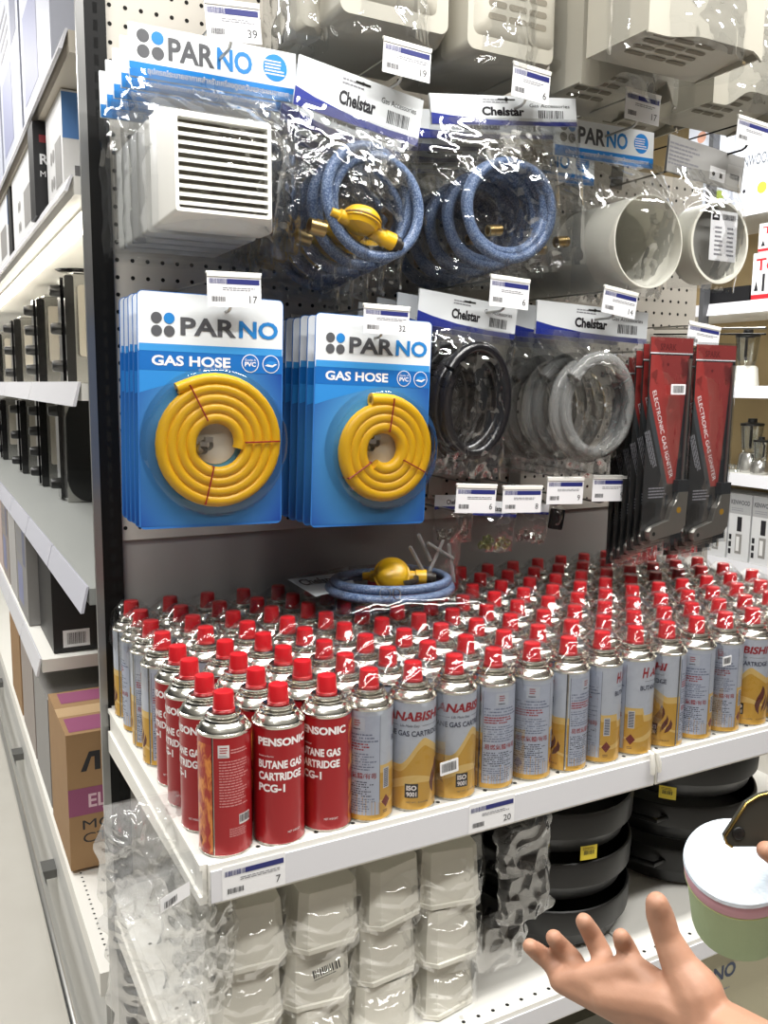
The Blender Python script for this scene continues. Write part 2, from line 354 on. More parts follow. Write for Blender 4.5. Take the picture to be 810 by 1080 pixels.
# ------------------------------------------------------------------ gas cartridges
CR = .0325
def cyl(R):
    def f(u, y, z): a = u/CR; rr = R+(-y); return (rr*math.sin(a), -rr*math.cos(a), z*1.165)
    return f
def deg(d): return math.radians(d)*CR
def can_body(kind):
    mb = MB(); F = cyl(CR); N = 40
    H = .130
    def band(z0, z1, mt, nu=N): mb.rect(-PI*CR, z0, PI*CR, z1, 0, mt, F, nu=nu)
    if kind == 'red':
        RED = mat('print_red', 'A01C22', .28, .15, coat=.3); band(.0025, H, RED)
        TXT = mat('print_white', 'F0EAEA', .4)
        mb.text('PENSONIC', deg(-60), .1115, deg(60), .1205, -.0002, TXT, .045, fn=F)
        mb.text('Ready to Burner', deg(-58), .0990, deg(-22), .1012, -.0002, TXT, fn=F)
        mb.text('BUTANE GAS', deg(-59), .0868, deg(46), .0958, -.0002, TXT, .04, fn=F)
        mb.text('CARTRIDGE', deg(-59), .0738, deg(44), .0828, -.0002, TXT, .04, fn=F)
        mb.text('PCG-1', deg(-59), .0608, deg(2), .0698, -.0002, TXT, .04, fn=F)
        mb.text('NET WEIGHT', deg(8), .0142, deg(40), .0165, -.0002, TXT, fn=F)
        FL = bpy.data.materials.get('print_flame') or mat('print_flame', '8E1A1C', .3, coat=.3)
        if not FL.get('done'):
            FL['done'] = 1; nt = FL.node_tree; b = nt.nodes['Principled BSDF']; tc = nt.nodes.new('ShaderNodeTexCoord')
            mp = nt.nodes.new('ShaderNodeMapping'); mp.inputs['Scale'].default_value = (26, 26, 13); nt.links.new(tc.outputs['Object'], mp.inputs[0])
            n = nt.nodes.new('ShaderNodeTexNoise'); n.inputs['Detail'].default_value = 3; n.inputs['Distortion'].default_value = .6; nt.links.new(mp.outputs[0], n.inputs['Vector'])
            cr = nt.nodes.new('ShaderNodeValToRGB'); cr.color_ramp.elements[0].position = .42; cr.color_ramp.elements[0].color = lin('A5281E')
            cr.color_ramp.elements[1].position = .62; cr.color_ramp.elements[1].color = lin('DD8A3C'); nt.links.new(n.outputs['Fac'], cr.inputs[0]); nt.links.new(cr.outputs[0], b.inputs['Base Color'])
        mb.rect(deg(72), .003, deg(124), .122, -.0001, FL, F, nu=8)
        mb.rect(deg(124), .003, deg(127), H, -.0002, mat('seam_dark', '2A1414', .3, .4), F)
        mb.rect(deg(126.5), .003, deg(128), H, -.0002, TIN, F)
        mb.rect(deg(138), .1085, deg(162), .122, -.0002, mat('print_label', 'D5CFCF', .5), F, nu=4)
        mb.lines(deg(142), .113, deg(158), .1205, -.0003, REDTIE, 3, 22, fn=F); mb.lines(deg(140), .109, deg(160), .112, -.0003, INKG, 2, 4, fn=F)
        mb.lines(deg(165), .112, deg(206), .118, -.0002, mat('print_pink', 'D08A8A', .5), 2, 5, fn=F)
        mb.lines(deg(140), .055, deg(208), .106, -.0002, mat('print_pink', 'D08A8A', .5), 17, 6, th=.4, fn=F)
        mb.rect(deg(182), .034, deg(212), .045, -.0002, mat('print_label', 'D5CFCF', .5), F, nu=4); mb.bars(deg(184), .036, deg(211), .044, -.0003, INK, 14, 7, F)
        mb.lines(deg(160), .022, deg(205), .032, -.0002, mat('print_pink', 'D08A8A', .5), 5, 8, fn=F)
        mb.polyc([(deg(88), .009), (deg(95), .015), (deg(88), .021), (deg(81), .015)], -.0002, mat('print_dark_red', '6E1512', .4), F)
    else:
        BLU = mat('print_pale_blue', 'C2C9D6', .3, .25, coat=.2); GOLD = mat('print_gold', 'D2A340', .3, .35, coat=.2); GOLD2 = mat('print_gold_light', 'E6C478', .3, .35, coat=.2)
        GOLD3 = mat('print_gold_deep', 'AE7F2C', .32, .35, coat=.2)
        PAN = mat('print_panel', 'B6BED0', .35, .2); BRN = mat('print_brown', '5A2218', .4); RI = mat('print_crimson', '96202C', .45); DI = mat('print_navy', '2E3550', .5)
        band(.0025, H, BLU)
        # gold wave: height as a function of angle
        def wv(d):
            if d < -122: return .072
            if d < -70: return .066
            if d < -20: return .056
            if d < 45: t = (d+20)/65; t = t*t*(3-2*t); return .056+.032*t
            return .088-.016*min(1, (d-45)/50)
        def region(lo, hi, off, y, mt):
            n = 84; vs = []; fs = []
            for i in range(n+1):
                d = -180+360*i/n
                a = lo if isinstance(lo, float) else lo(d); b = hi(d)+off
                vs.append(F(deg(d), y, a)); vs.append(F(deg(d), y, max(a, b)))
            for i in range(n): fs.append((2*i, 2*i+2, 2*i+3, 2*i+1))
            mb.add(vs, fs, mt)
        region(.0025, wv, 0, -.0001, GOLD2)
        region(.0025, wv, -.009, -.00015, GOLD)
        region(.0025, lambda d: .034+.010*math.sin(math.radians(d*1.5+60)), 0, -.0002, GOLD2)
        region(.0025, lambda d: .027+.008*math.sin(math.radians(d*1.5+40)), 0, -.00025, GOLD)
        mb.text('H', deg(-80), .1075, deg(-60), .1215, -.0003, RI, .03, .2, F)
        mb.text('ANABISHI', deg(-57), .1085, deg(92), .1195, -.0003, RI, .035, .2, F)
        mb.text('Life Made Easy', deg(-18), .1005, deg(30), .1045, -.0003, DI, 0, .3, F)
        mb.rect(deg(-72), .1025, deg(-22), .1029, -.0003, DI, F, nu=4); mb.rect(deg(36), .1025, deg(84), .1029, -.0003, DI, F, nu=4)
        mb.text('BUTANE GAS CARTRIDGE', deg(-84), .0905, deg(92), .0970, -.0003, DI, .02, 0, F)
        mb.rect(deg(-4), .0165, deg(28), .0335, -.0003, INK, F, nu=5)
        WT = mat('print_white', 'F0EAEA', .4); mb.text('ISO', deg(0), .0255, deg(24), .0315, -.0004, WT, .04, 0, F); mb.text('9001', deg(0), .0180, deg(24), .0237, -.0004, WT, .03, 0, F)
        mb.text('NET WT. : 8.1oz/230g', deg(0), .0095, deg(55), .0120, -.0003, DI, 0, 0, F)
        # flame
        def fl(pts): mb.polyc([(deg(83)+x*.00115, z*.00105+.0001) for x, z in pts], -.0003, BRN, F, 26)
        fl([(-5, 17), (-10, 23), (-12, 31), (-9, 41), (-3, 50), (0, 58), (4, 52), (5, 46), (2, 39), (-3, 33), (-5, 26)])
        fl([(-1, 20), (0, 28), (3, 34), (7, 40), (8, 45), (10, 39), (9, 33), (5, 27)])
        fl([(5, 20), (7, 27), (11, 32), (13, 39), (16, 33), (15, 27), (10, 22)])
        mb.text('FLAMMABLE', deg(66), .0095, deg(108), .0115, -.0003, BRN, 0, 0, F)
        # barcode side
        mb.rect(deg(-113), .038, deg(-95), .062, -.0003, mat('print_label2', 'C9CBD0', .5), F, nu=3)
        for i in range(11): mb.rect(deg(-111), .0395+i*.002, deg(-97), .0395+i*.002+.0011, -.0004, DI, F, nu=2)
        mb.polyc([(deg(-104), .015), (deg(-91), .0225), (deg(-104), .030), (deg(-117), .0225)], -.0003, mat('print_dark_red', '6E1512', .4), F)
        mb.lines(deg(-113), .009, deg(-95), .013, -.0003, BRN, 2, 3, fn=F)
        # instruction panel (goes round the back)
        mb.rect(deg(136), .0085, deg(238), .1245, -.0003, PAN, F, nu=14)
        for a, b in ((136, 137), (237.2, 238)): mb.rect(deg(a), .0085, deg(b), .1245, -.0004, DI, F)
        mb.rect(deg(168), .107, deg(202), .1225, -.0004, BLU, F, nu=5); mb.lines(deg(176), .1125, deg(194), .1205, -.0005, RI, 3, 21, fn=F); mb.lines(deg(174), .108, deg(196), .111, -.0005, DI, 1, 3, fn=F)
        mb.lines(deg(140), .0935, deg(234), .105, -.0004, mat('print_slate', '6E7690', .5), 3, 11, fn=F)
        mb.lines(deg(140), .084, deg(222), .0935, -.0004, RI, 3, 12, th=.55, fn=F)
        mb.lines(deg(140), .061, deg(230), .082, -.0004, mat('print_slate', '6E7690', .5), 7, 13, fn=F)
        mb.text('易燃氣體/有毒', deg(142), .0515, deg(230), .0585, -.0004, RI, .01, 0, F)
        mb.lines(deg(140), .030, deg(232), .049, -.0004, DI, 7, 14, fn=F)
        mb.lines(deg(140), .012, deg(226), .029, -.0004, mat('print_slate', '6E7690', .5), 6, 15, fn=F)
        mb.rect(deg(126), .003, deg(129), H, -.0004, mat('seam_grey', '56585E', .3, .5), F); mb.rect(deg(129), .003, deg(131.5), H, -.0004, TIN, F)
    mb.lathe([(CR-.004, .001), (CR, 0), (CR+.0006, .0012), (CR+.0003, .0028), (CR-.0002, .003)], TIN, 40)
    mb.lathe([(0.001, .002), (CR-.004, .001)], TIN, 40)
    mb.lathe([(CR-.0002, .1505), (CR+.0006, .152), (CR+.0006, .154), (CR-.0008, .155)], TIN, 40)
    return mb
def can_parts(body):
    mb = MB(); mb.lathe([(CR-.0008, .1549), (.0312, .1562), (.0300, .1578), (.0284, .1606), (.0262, .1630), (.0245, .1640), (.0240, .1652), (.0234, .1672), (.0215, .1682), (.0190, .1686), (.0178, .1694)], TIN, 36); mb.build('top_dome', body)
    mb = MB(); mb.lathe([(.0176, .1690), (.0200, .1698), (.0212, .1716), (.0210, .1734), (.0192, .1744), (.0165, .1732), (.0125, .1732)], TIN, 28); mb.build('valve_collar', body)
    mb = MB(); mb.lathe([(.0136, .1735), (.0137, .1775), (.0131, .178), (.0122, .1962), (.0115, .1980), (.0100, .1985)], REDCAP, 24, cap1=True); mb.build('cap', body)
PXC, PYC = .0668, .0715
ORD = 'front second third fourth fifth sixth seventh eighth'.split()
NUM = 'first second third fourth fifth sixth seventh eighth ninth tenth eleventh twelfth thirteenth fourteenth fifteenth sixteenth seventeenth eighteenth nineteenth'.split()
protoR = can_body('red').build('butane_can', smooth=30); can_parts(protoR)
protoS = can_body('silver').build('butane_can', smooth=30); can_parts(protoS)
used = {'red': False, 'silver': False}
FACE_S = {3: -150, 4: 11, 5: -14, 6: 158, 7: 178, 8: 126, 9: -128, 10: -105, 11: 85, 12: 187, 13: 188, 14: 35, 15: -100, 16: 5, 17: 180, 18: 60}
SAY = {3: 'showing its instruction panel, beside the red cans', 4: 'showing crimson lettering above a black ISO square', 5: 'with a white sticker beside its black ISO square', 6: 'turned to its seam and instruction panel',
       7: 'showing a centred instruction panel', 8: 'showing flame tips and a dark seam', 9: 'showing the panel and a sliver of barcode', 10: 'showing a barcode over a dark red diamond', 11: 'showing the big brown flame',
       12: 'showing a panel, right of the flame can', 13: 'with a sticker high on its panel', 14: 'with crimson lettering, cut by the picture edge'}
RED_CELLS = {(i, j) for i in (0, 1) for j in range(4)} | {(2, 0), (2, 1), (2, 2)}
FACE_R = {(0, 0): 152, (1, 0): -12, (2, 0): 13, (0, 1): 52, (0, 2): 48, (0, 3): 54}
SAYR = {(0, 0): 'red gas cartridge at the shelf corner, turned to its flame print and seam', (1, 0): 'front-row red gas cartridge lettered in white, next to the corner can',
        (2, 0): 'red gas cartridge in the front row touching the first gold and blue can'}
R_ = random.Random(11)
def cap_px(i, j): return None
red_px = {(0, 0): (238.1, 728.4), (1, 0): (297.2, 721.5), (2, 0): (348, 711), (0, 1): (216.2, 712.3), (0, 2): (200.4, 695.8), (0, 3): (189.5, 681.5),
          (1, 1): (271.7, 705.7), (1, 2): (253.7, 690.4), (1, 3): (240.9, 676.5), (2, 1): (320.5, 696.2), (2, 2): (300.4, 682)}
for j in range(8):
    for i in range(19):
        kind = 'red' if (i, j) in RED_CELLS else 'silver'
        x = i*PXC+R_.uniform(-.0003, .0003); y = j*PYC+R_.uniform(-.0015, .0015)
        if i > 11: y += .002*j*(i-11)/7
        if kind == 'red':
            q = atz(*red_px[(i, j)], S+.1984); x = x*.4+q.x*.6; y = y*.4+q.y*.6
        proto = protoR if kind == 'red' else protoS
        o = proto if not used[kind] else copy_tree(proto); used[kind] = True
        if kind == 'red': th0 = FACE_R.get((i, j), R_.uniform(-180, 180)); lab = SAYR.get((i, j)) or 'red gas cartridge, %s from the front in the %s column from the left corner' % (ORD[j].replace('front', 'first'), NUM[i])
        else:
            th0 = FACE_S[i] if j == 0 else (R_.choice((-150, 0, 90, 170, -90))+R_.uniform(-20, 20))
            if j == 0 and i in SAY: lab = 'front-row gold and blue gas cartridge '+SAY[i]
            else: lab = 'red-capped silver-topped gas cartridge, %s row, %s column from the left end' % (ORD[j], NUM[i])
        if (i, j) == (2, 3): th0 = 5
        tc = math.degrees(math.atan2(CAM.x-x, -(CAM.y-y)))
        o.location = (x, y, S+.0006); o.rotation_euler = (0, 0, math.radians(tc-th0))
        tag(o, lab, 'gas cartridge', 'red gas cartridges' if kind == 'red' else 'gold and blue gas cartridges')
# barcode stickers on two front cans: on the film in front of them
def sticker(px, py, Y, w_, h_, lab, rot=(0, 0, 0), seed=4):
    p = at(px, py, Y); mb = MB(); mb.prism(rrect(-w_/2, -h_/2, w_/2, h_/2, .0008, 2), 0, .0006, PAPER); mb.bars(-w_*.42, -h_*.30, w_*.42, h_*.36, -.0003, INK, 16, seed)
    return tag(mb.build('barcode_sticker', loc=p, rot=rot, smooth=0), lab, 'sticker')
sticker(474, 809, -.0375, .030, .0190, 'white barcode sticker across the front of two gold cartridges', (0, -.05, .06))
sticker(767, 697, -.0365, .0205, .0155, 'white barcode sticker high on the pale blue panel of a front cartridge', (0, -.03, .05), 8)

# shrink film over every four cartridges
def shrink(i0, j0, ni, nj, full, lab):
    cx = (i0+(ni-1)/2)*PXC; cy = (j0+(nj-1)/2)*PYC
    if i0 > 11: cy += .002*(j0+.5)*(i0+.5-11)/7
    hx = PXC*(ni-1)/2+CR+.0006; hy = PYC*(nj-1)/2+CR+.0016; n = 26
    caps_ = [((a-(ni-1)/2)*PXC, (b-(nj-1)/2)*PYC) for a in range(ni) for b in range(nj)]
    def h(x, y):
        d = min(math.hypot(x-a, y-b) for a, b in caps_)
        z = .2 if d < .0165 else .2-(d-.0165)*1.05
        nz = noise.noise(Vector(((x+cx)*90, (y+cy)*90, 3.1)))*.0025*min(1, max(0, (d-.012)/.01))
        return max(z, .164)+nz if d < .06 else z
    mb = MB(); vs = []; fs = []
    rings = (0.006 if full else .105, .06 if full else .12, .138)
    for a in range(n+1):
        for b in range(n+1):
            x = -hx+2*hx*a/n; y = -hy+2*hy*b/n
            if a in (0, n) or b in (0, n): z = .142
            else: z = h(x, y)
            vs.append((x, y, z))
    for a in range(n):
        for b in range(n): q = a*(n+1)+b; fs.append((q, q+n+1, q+n+2, q+1))
    mb.add(vs, fs, SHRINK)
    per = [(-hx+2*hx*k/12, -hy) for k in range(12)]+[(hx, -hy+2*hy*k/12) for k in range(12)]+[(hx-2*hx*k/12, hy) for k in range(12)]+[(-hx, hy-2*hy*k/12) for k in range(12)]
    loops = []
    for z in (0.006 if full else .12, .05 if full else .13, .10 if full else .136, .142):
        loops.append([(x+noise.noise(Vector(((x+cx)*60, (y+cy)*60, z*50)))*.0004, y+noise.noise(Vector(((x+cx)*60, z*50, (y+cy)*60)))*.0004, z) for x, y in per])
    mb.loft(loops, SHRINK, False, False)
    tag(mb.build('shrink_film', loc=(cx, cy, S+.0008), smooth=60), lab, 'shrink wrap', 'clear shrink film over cartridges in fours')
PAIR = ('front two rows', 'third and fourth rows', 'fifth and sixth rows', 'back two rows')
for jj in range(4):
    i = 0
    cols = list(range(3, 19)) if jj < 2 else list(range(0, 19))
    if jj < 2: blocks = [(k, 2) for k in range(3, 19, 2)]
    else: blocks = [(k, 2) for k in range(0, 18, 2)]+[(18, 1)]
    for (k, n_) in blocks:
        if jj == 0 and k == 4: pass
        n_ = min(n_, 19-k)
        shrink(k, jj*2, n_, 2, jj == 0, 'clear shrink film over cartridges, %s, columns %s from left' % (PAIR[jj], ('%s and %s' % (NUM[k], NUM[k+1])) if n_ == 2 else NUM[k]))

# ------------------------------------------------------------------ price tags on hooks
def hook(tl, tr, bl, Y, price, label, seed, prong=.045, dark=False):
    org, rot, W, H = frame(tl, tr, bl, Y)
    L = YB-Y-.001
    e = empty('peg_hook', org, rot, label, 'hook', 'peg hooks with price tags')
    wm = BLACKM if dark else STEEL
    mb = MB(); mb.rect(0, -H, W, 0, 0, PAPER); mb.box(0, W, .0004, .0012, -H, 0, PAPER); tag_print(mb, 0, -H, W, H, -.0003, price, seed); mb.build('price_tag', e, smooth=0)
    mb = MB(); mb.tube([(0-.001, .001, .0015), (W+.001, .001, .0015)], .0022, WHITE, 8); mb.box(0, W, -.0012, .002, -.0035, .002, WHITE); mb.build('tag_holder', e, smooth=0)
    mb = MB(); mb.tube([(W*.5, .002, .001), (W*.5, .02, .002), (W*.5, L, .006)], .0016, wm, 8); mb.build('tag_wire', e)
    mb = MB(); pr = -H-.004; mb.tube([(W*.45, .005, pr+.010), (W*.45, .010, pr+.003), (W*.45, .018, pr), (W*.45, L*.6, pr), (W*.45, L, pr)], .0022, wm, 8); mb.build('prong', e)
    mb = MB(); mb.box(W*.3, W*.68, L-.003, L, pr-.006, .012, wm); mb.build('back_plate', e, smooth=0)
    return e
hook((215, 0), (273, 7), (212, 40), .205, '39', 'wire hook whose tilted price tag tops the white louvre pack, upper left', 11)
hook((405, 40), (455, 54), (403, 75), .20, '19', 'wire hook with price tag above the blue hose with a yellow regulator', 12)
hook((542, 66), (581, 78), (538, 100), .20, '6', 'wire hook with price tag above the plain blue hose bag', 13)
hook((661, 93), (697, 103), (658, 124), .20, '17', 'wire hook with price tag above the big white pipe', 14)
hook((779, 122), (812, 133), (776, 149), .20, '', 'dark wire hook with price tag above the grey header card, top right', 15, dark=True)
hook((218, 288), (275, 291), (217, 323), .205, '17', 'wire hook with price tag on top of the larger yellow hose card', 16)
hook((384, 322), (432, 326), (383, 351), .205, '32', 'wire hook with price tag on top of the smaller yellow hose card', 17)
hook((518, 291), (559, 297), (515, 322), .215, '6', 'wire hook with price tag above the black hose bag', 18)
hook((638, 302), (673, 311), (636, 329), .215, '14', 'wire hook with price tag above the clear hose bag', 19)
hook((727, 340), (760, 347), (725, 363), .215, '', 'wire hook with price tag above the red igniter packs', 20)
hook((482, 512), (524, 513), (481, 541), .25, '6', 'small wire hook with price tag under the black hose, leftmost of the low four', 21)
hook((531, 514), (572, 514), (530, 541), .26, '8', 'small wire hook with price tag under the hose bags, second of the low four', 22)
hook((578, 505), (616, 505), (577, 532), .26, '9', 'small wire hook with price tag under the clear hose, third of the low four', 23)
hook((626, 503), (661, 503), (624, 529), .26, '9', 'small wire hook with price tag left of the igniters, rightmost of the low four', 24)

# ------------------------------------------------------------------ gas hose cards
LOGO_G = mat('logo_grey', '55565A', .5); LOGO_B = mat('logo_blue', '1E7FC8', .5); BANDB = mat('band_blue', '1467B4', .4); WTX = mat('print_white', 'F0EAEA', .4)
CARDW = mat('card_white', 'E6EAEC', .4)
def card_blue():
    m = MATS.get('card_blue_art')
    if m: return m
    m = mat('card_blue_art', '0E4FA8', .35); nt = m.node_tree; b = nt.nodes['Principled BSDF']; tc = nt.nodes.new('ShaderNodeTexCoord')
    mp = nt.nodes.new('ShaderNodeMapping'); mp.inputs['Location'].default_value = (-.6, 0, .95); mp.inputs['Scale'].default_value = (6.0, 0, 4.5)
    nt.links.new(tc.outputs['Object'], mp.inputs[0])
    ln = nt.nodes.new('ShaderNodeVectorMath'); ln.operation = 'LENGTH'; nt.links.new(mp.outputs[0], ln.inputs[0])
    cr = nt.nodes.new('ShaderNodeValToRGB'); cr.color_ramp.elements[0].position = .15; cr.color_ramp.elements[0].color = lin('57ABE0'); cr.color_ramp.elements[1].position = .85; cr.color_ramp.elements[1].color = lin('08308A')
    nt.links.new(ln.outputs['Value'], cr.inputs[0]); nt.links.new(cr.outputs[0], b.inputs['Base Color']); return m
def dots4(mb, cx, cz, r, y, fn=None):
    g = r*1.15
    for dx, dz, m_ in ((-g, g, LOGO_G), (g, g, LOGO_B), (-g, -g, LOGO_G), (g, -g, LOGO_G)): mb.disc(cx+dx, cz+dz, r, y, m_, 18, fn)
def spiral(cx, cz, r_out, r_in, turns, r, a0, dirn=-1, lead=0, y=-.008):
    P = []; n = int(turns*36)
    if lead: P += [(cx+r_out*math.cos(a0)-math.sin(a0)*lead*(1-k/4), y, cz+r_out*math.sin(a0)+math.cos(a0)*lead*(1-k/4)) for k in range(4)]
    for k in range(n+1):
        t = k/n; a = a0+dirn*2*PI*turns*t; rr = r_out+(r_in-r_out)*t; P.append((cx+rr*math.cos(a), y, cz+rr*math.sin(a)))
    return P
def hose_card(W, H, label, cx, cz, r_out, r_in, turns, tr, ties, clampx, detail=True, a0=PI/2, lead=.026):
    e = empty('hose_card', (0, 0, 0), label=label, cat='gas hose', group='yellow gas hoses on blue cards')
    mb = MB(); mb.prism(rrect(0, -H, W, 0, .008), 0, .0012, mat('card_edge_blue', '2F6FB8', .4)); mb.poly(rrect(.001, -.26*H, W-.001, -.001, .007), -.0002, CARDW)
    t = -.0003
    # top white, blue band, art
    mb.rect(.002, -H+.004, W-.002, -.235*H, t, card_blue())
    arc = [(.002, -.42*H)]+[(W*k/10, -.42*H+.12*H*math.sin(PI*.5*k/10)) for k in range(1, 10)]+[(W-.002, -.31*H), (W-.002, -.235*H), (.002, -.235*H)]
    mb.poly(arc, t*1.4, mat('card_blue_light', '2E86CF', .4))
    mb.rect(.002, -.325*H, W-.002, -.235*H, t*2, BANDB)
    mb.rect(.002, -.245*H, W-.002, -.215*H, t*2.4, mat('card_blue_mid', '3C95D8', .4))
    dots4(mb, W*.165, -.135*H, W*.036, t*3)
    mb.text('PAR', W*.28, -.175*H, W*.66, -.10*H, t*3, LOGO_G, .03); mb.text('NO', W*.68, -.175*H, W*.96, -.10*H, t*3, LOGO_B, .03)
    mb.text('GAS HOSE', W*.09, -.305*H, W*.62, -.262*H, t*3, WTX, .03)
    for k, cx_ in enumerate((.76, .91)):
        mb.disc(W*cx_, -.282*H, W*.062, t*3, WTX); mb.disc(W*cx_, -.282*H, W*.056, t*4, BANDB)
    mb.text('PVC', W*.72, -.296*H, W*.80, -.276*H, t*5, WTX, .03); mb.text('Grade A', W*.72, -.272*H, W*.80, -.262*H, t*5, WTX)
    mb.poly([(W*.865, -.29*H), (W*.92, -.296*H), (W*.955, -.282*H), (W*.90, -.276*H)], t*5, WTX); mb.poly([(W*.865, -.281*H), (W*.92, -.287*H), (W*.955, -.273*H), (W*.90, -.267*H)], t*5.5, mat('card_blue_light', '2E86CF', .4))
    mb.build('backing_card', e, smooth=0)
    P = spiral(cx, cz, r_out, r_in, turns, tr, a0, -1, lead, -tr-.001)
    mb = MB(); mb.tube(P, tr, YELLOW, 12 if detail else 8); hs = mb.build('hose', e, smooth=60)
    mb = MB(); mb.tube([P[0], (P[0][0]+.0005, P[0][1]-.0, P[0][2])], tr*.55, INK, 8); mb.build('hose_bore', hs)
    if detail:
        for (a, r0, r1) in ties:
            mb = MB(); ca, sa = math.cos(a), math.sin(a)
            mb.tube([(cx+ca*r0, -.001, cz+sa*r0), (cx+ca*r0, -tr*2-.003, cz+sa*r0), (cx+ca*(r0+r1)/2, -tr*2-.0032, cz+sa*(r0+r1)/2), (cx+ca*r1, -tr*2-.003, cz+sa*r1), (cx+ca*r1, -.001, cz+sa*r1)], .0011, REDTIE, 6); mb.build('cable_tie', e)
        mb = MB(); mb.disc(cx, cz, r_in*.98, -.0012, mat('card_pale_reflection', 'CFCABD', .5), 24); mb.build('pale_reflection', e, smooth=0)  # pale disc: whitish blister reflection inside the coil, painted as flat colour
        for k in (0, 1):
            x, z = clampx[0]+.008*k, clampx[1]+.006*k
            mb = MB(); M = Matrix.Rotation(PI/2, 3, 'X') @ Matrix.Rotation(.3, 3, 'Y'); mb.lathe([(.0072, -.005), (.0080, -.005), (.0080, .005), (.0072, .005)], STEEL, 16, (x, -.013, z), M); mb.box(x-.004, x+.007, -.020, -.013, z+.004, z+.011, STEEL); mb.build('hose_clamp', e)
        # blister shell
        mb = MB(); rings = []
        for rr, yy in ((r_out+tr+.008, -.0008), (r_out+tr+.004, -tr*2-.002), (r_out+tr-.001, -tr*2-.0045), (r_out*.6, -tr*2-.005), (.004, -tr*2-.0045)):
            rings.append([(cx+rr*math.cos(2*PI*k/48), yy, cz+rr*math.sin(2*PI*k/48)) for k in range(48)])
        mb.loft(rings, BLISTER, False, True); mb.build('blister_shell', e, smooth=50, fix=True)
    return e
def stack_cards(tl, tr_, bl, Y, n, dy, args, first, names):
    org, rot, W, H = frame(tl, tr_, bl, Y)
    sx = W
    proto = None
    for k in range(n):
        if k < 2:
            aa = args(W, H); e = hose_card(W, H, first if k == 0 else names[k-1], *aa[:8], detail=(k == 0), a0=(aa[9] if len(aa) > 9 else PI/2))
            if k == 1: proto = e
        else: e = copy_tree(proto); e['label'] = names[k-1]
        e.location = org+Vector((0, k*dy, -.0015*(k % 2))); e.rotation_euler = rot
L1 = lambda W, H: (W*.515, -H*.630, W*.432, W*.150, 4.35, W*.0405, ((2.05, W*.17, W*.43), (0.03, W*.19, W*.43), (-1.8, W*.16, W*.42)), (W*.40, -H*.655), True, 1.95)
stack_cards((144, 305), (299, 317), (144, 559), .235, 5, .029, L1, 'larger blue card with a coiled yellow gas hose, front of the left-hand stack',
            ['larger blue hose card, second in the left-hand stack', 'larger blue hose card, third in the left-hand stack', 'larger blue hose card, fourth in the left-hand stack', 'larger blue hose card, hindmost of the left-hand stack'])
L2 = lambda W, H: (W*.575, -H*.63, W*.385, W*.14, 3.6, W*.052, ((1.45, W*.15, W*.40), (-.45, W*.17, W*.38), (-2.55, W*.16, W*.38)), (W*.45, -H*.61))
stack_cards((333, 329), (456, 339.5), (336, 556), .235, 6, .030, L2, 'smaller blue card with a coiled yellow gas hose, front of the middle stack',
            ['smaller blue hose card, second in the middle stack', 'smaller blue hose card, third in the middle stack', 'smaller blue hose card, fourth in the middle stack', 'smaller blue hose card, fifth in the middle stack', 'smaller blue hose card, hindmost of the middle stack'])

# ------------------------------------------------------------------ bags
def bag_mesh(x0, z0, x1, z1, d_front, d_back, seed, mt=None, n=34, amp=.006, y0=0.0, freq=26, flare=0.0, taper=.55):
    """a crumpled clear pouch hanging between z1 (top, flat) and z0"""
    mb = MB(); mt = mt or FILM
    for sgn, dep in ((-1, d_front), (1, d_back)):
        vs = []; fs = []
        for j in range(n+1):
            v = j/n
            for i in range(n+1):
                u = i/n
                x = x0+(x1-x0)*u; z = z1+(z0-z1)*v
                x += (u-.5)*flare*math.sin(PI*v*.9)
                vp = .12+.88*math.sin(PI/2*v/.45)**1.25 if v < .45 else 1-taper*((v-.45)/.55)**1.6; sh = (max(0, math.sin(PI*u))**.55)*vp
                p = Vector((x*freq, z*freq, seed*3.7+sgn))
                rd = 1-2*abs(noise.noise(p)); rd2 = 1-2*abs(noise.noise(p*2.3+Vector((5, 1, 0))))
                rim = min(1, 5*min(u, 1-u)*1.4+.15)*min(1, v*6)
                y = y0+sgn*dep*sh+(-1)*(rd*.6+rd2*.4)*amp*rim
                edge = noise.noise(Vector((z*30, seed, u*3)))*(.004 if flare < .015 else .022)*(1 if i in (0, n) else (.5 if i in (1, n-1) else 0))
                vs.append((x+edge, y, z+(noise.noise(Vector((x*40, seed, 7)))*.004 if j == n else 0)))
        for j in range(n):
            for i in range(n):
                a = j*(n+1)+i; fs.append((a, a+1, a+n+2, a+n+1) if sgn < 0 else (a+1, a, a+n+1, a+n+2))
        mb.add(vs, fs, mt)
    return mb
def parno_header(W, H, e, thai=True, curl=0.0):
    mb = MB(); f = None
    mb.box(0, W, 0, .0012, -H, 0, CARDW); mb.box(0, W, .004, .0052, -H, 0, CARDW)
    BL = mat('header_blue', '1B82D2', .4)
    mb.rect(0, -H, W, -.72*H, -.0003, BL)
    dots4(mb, W*.12, -.36*H, H*.125, -.0004)
    mb.text('PAR', W*.22, -.60*H, W*.49, -.16*H, -.0004, LOGO_G, .03); mb.text('NO', W*.505, -.60*H, W*.72, -.16*H, -.0004, LOGO_B, .03)
    mb.disc(W*.865, -.36*H, H*.27, -.0004, BL, 28); mb.lines(W*.80, -.52*H, W*.93, -.20*H, -.0006, WTX, 5, 3)
    mb.text('อุปกรณ์ระบายอากาศสำหรับเครื่องดูดควันและระบบอากาศ', W*.10, -.95*H, W*.95, -.78*H, -.0006, WTX, .01)
    return mb.build('header_card', e, smooth=0)
PLAST = mat('white_plastic', 'EFEEE8', .35, sss=0); GRDARK = mat('grille_shadow', '7A7466', .7)
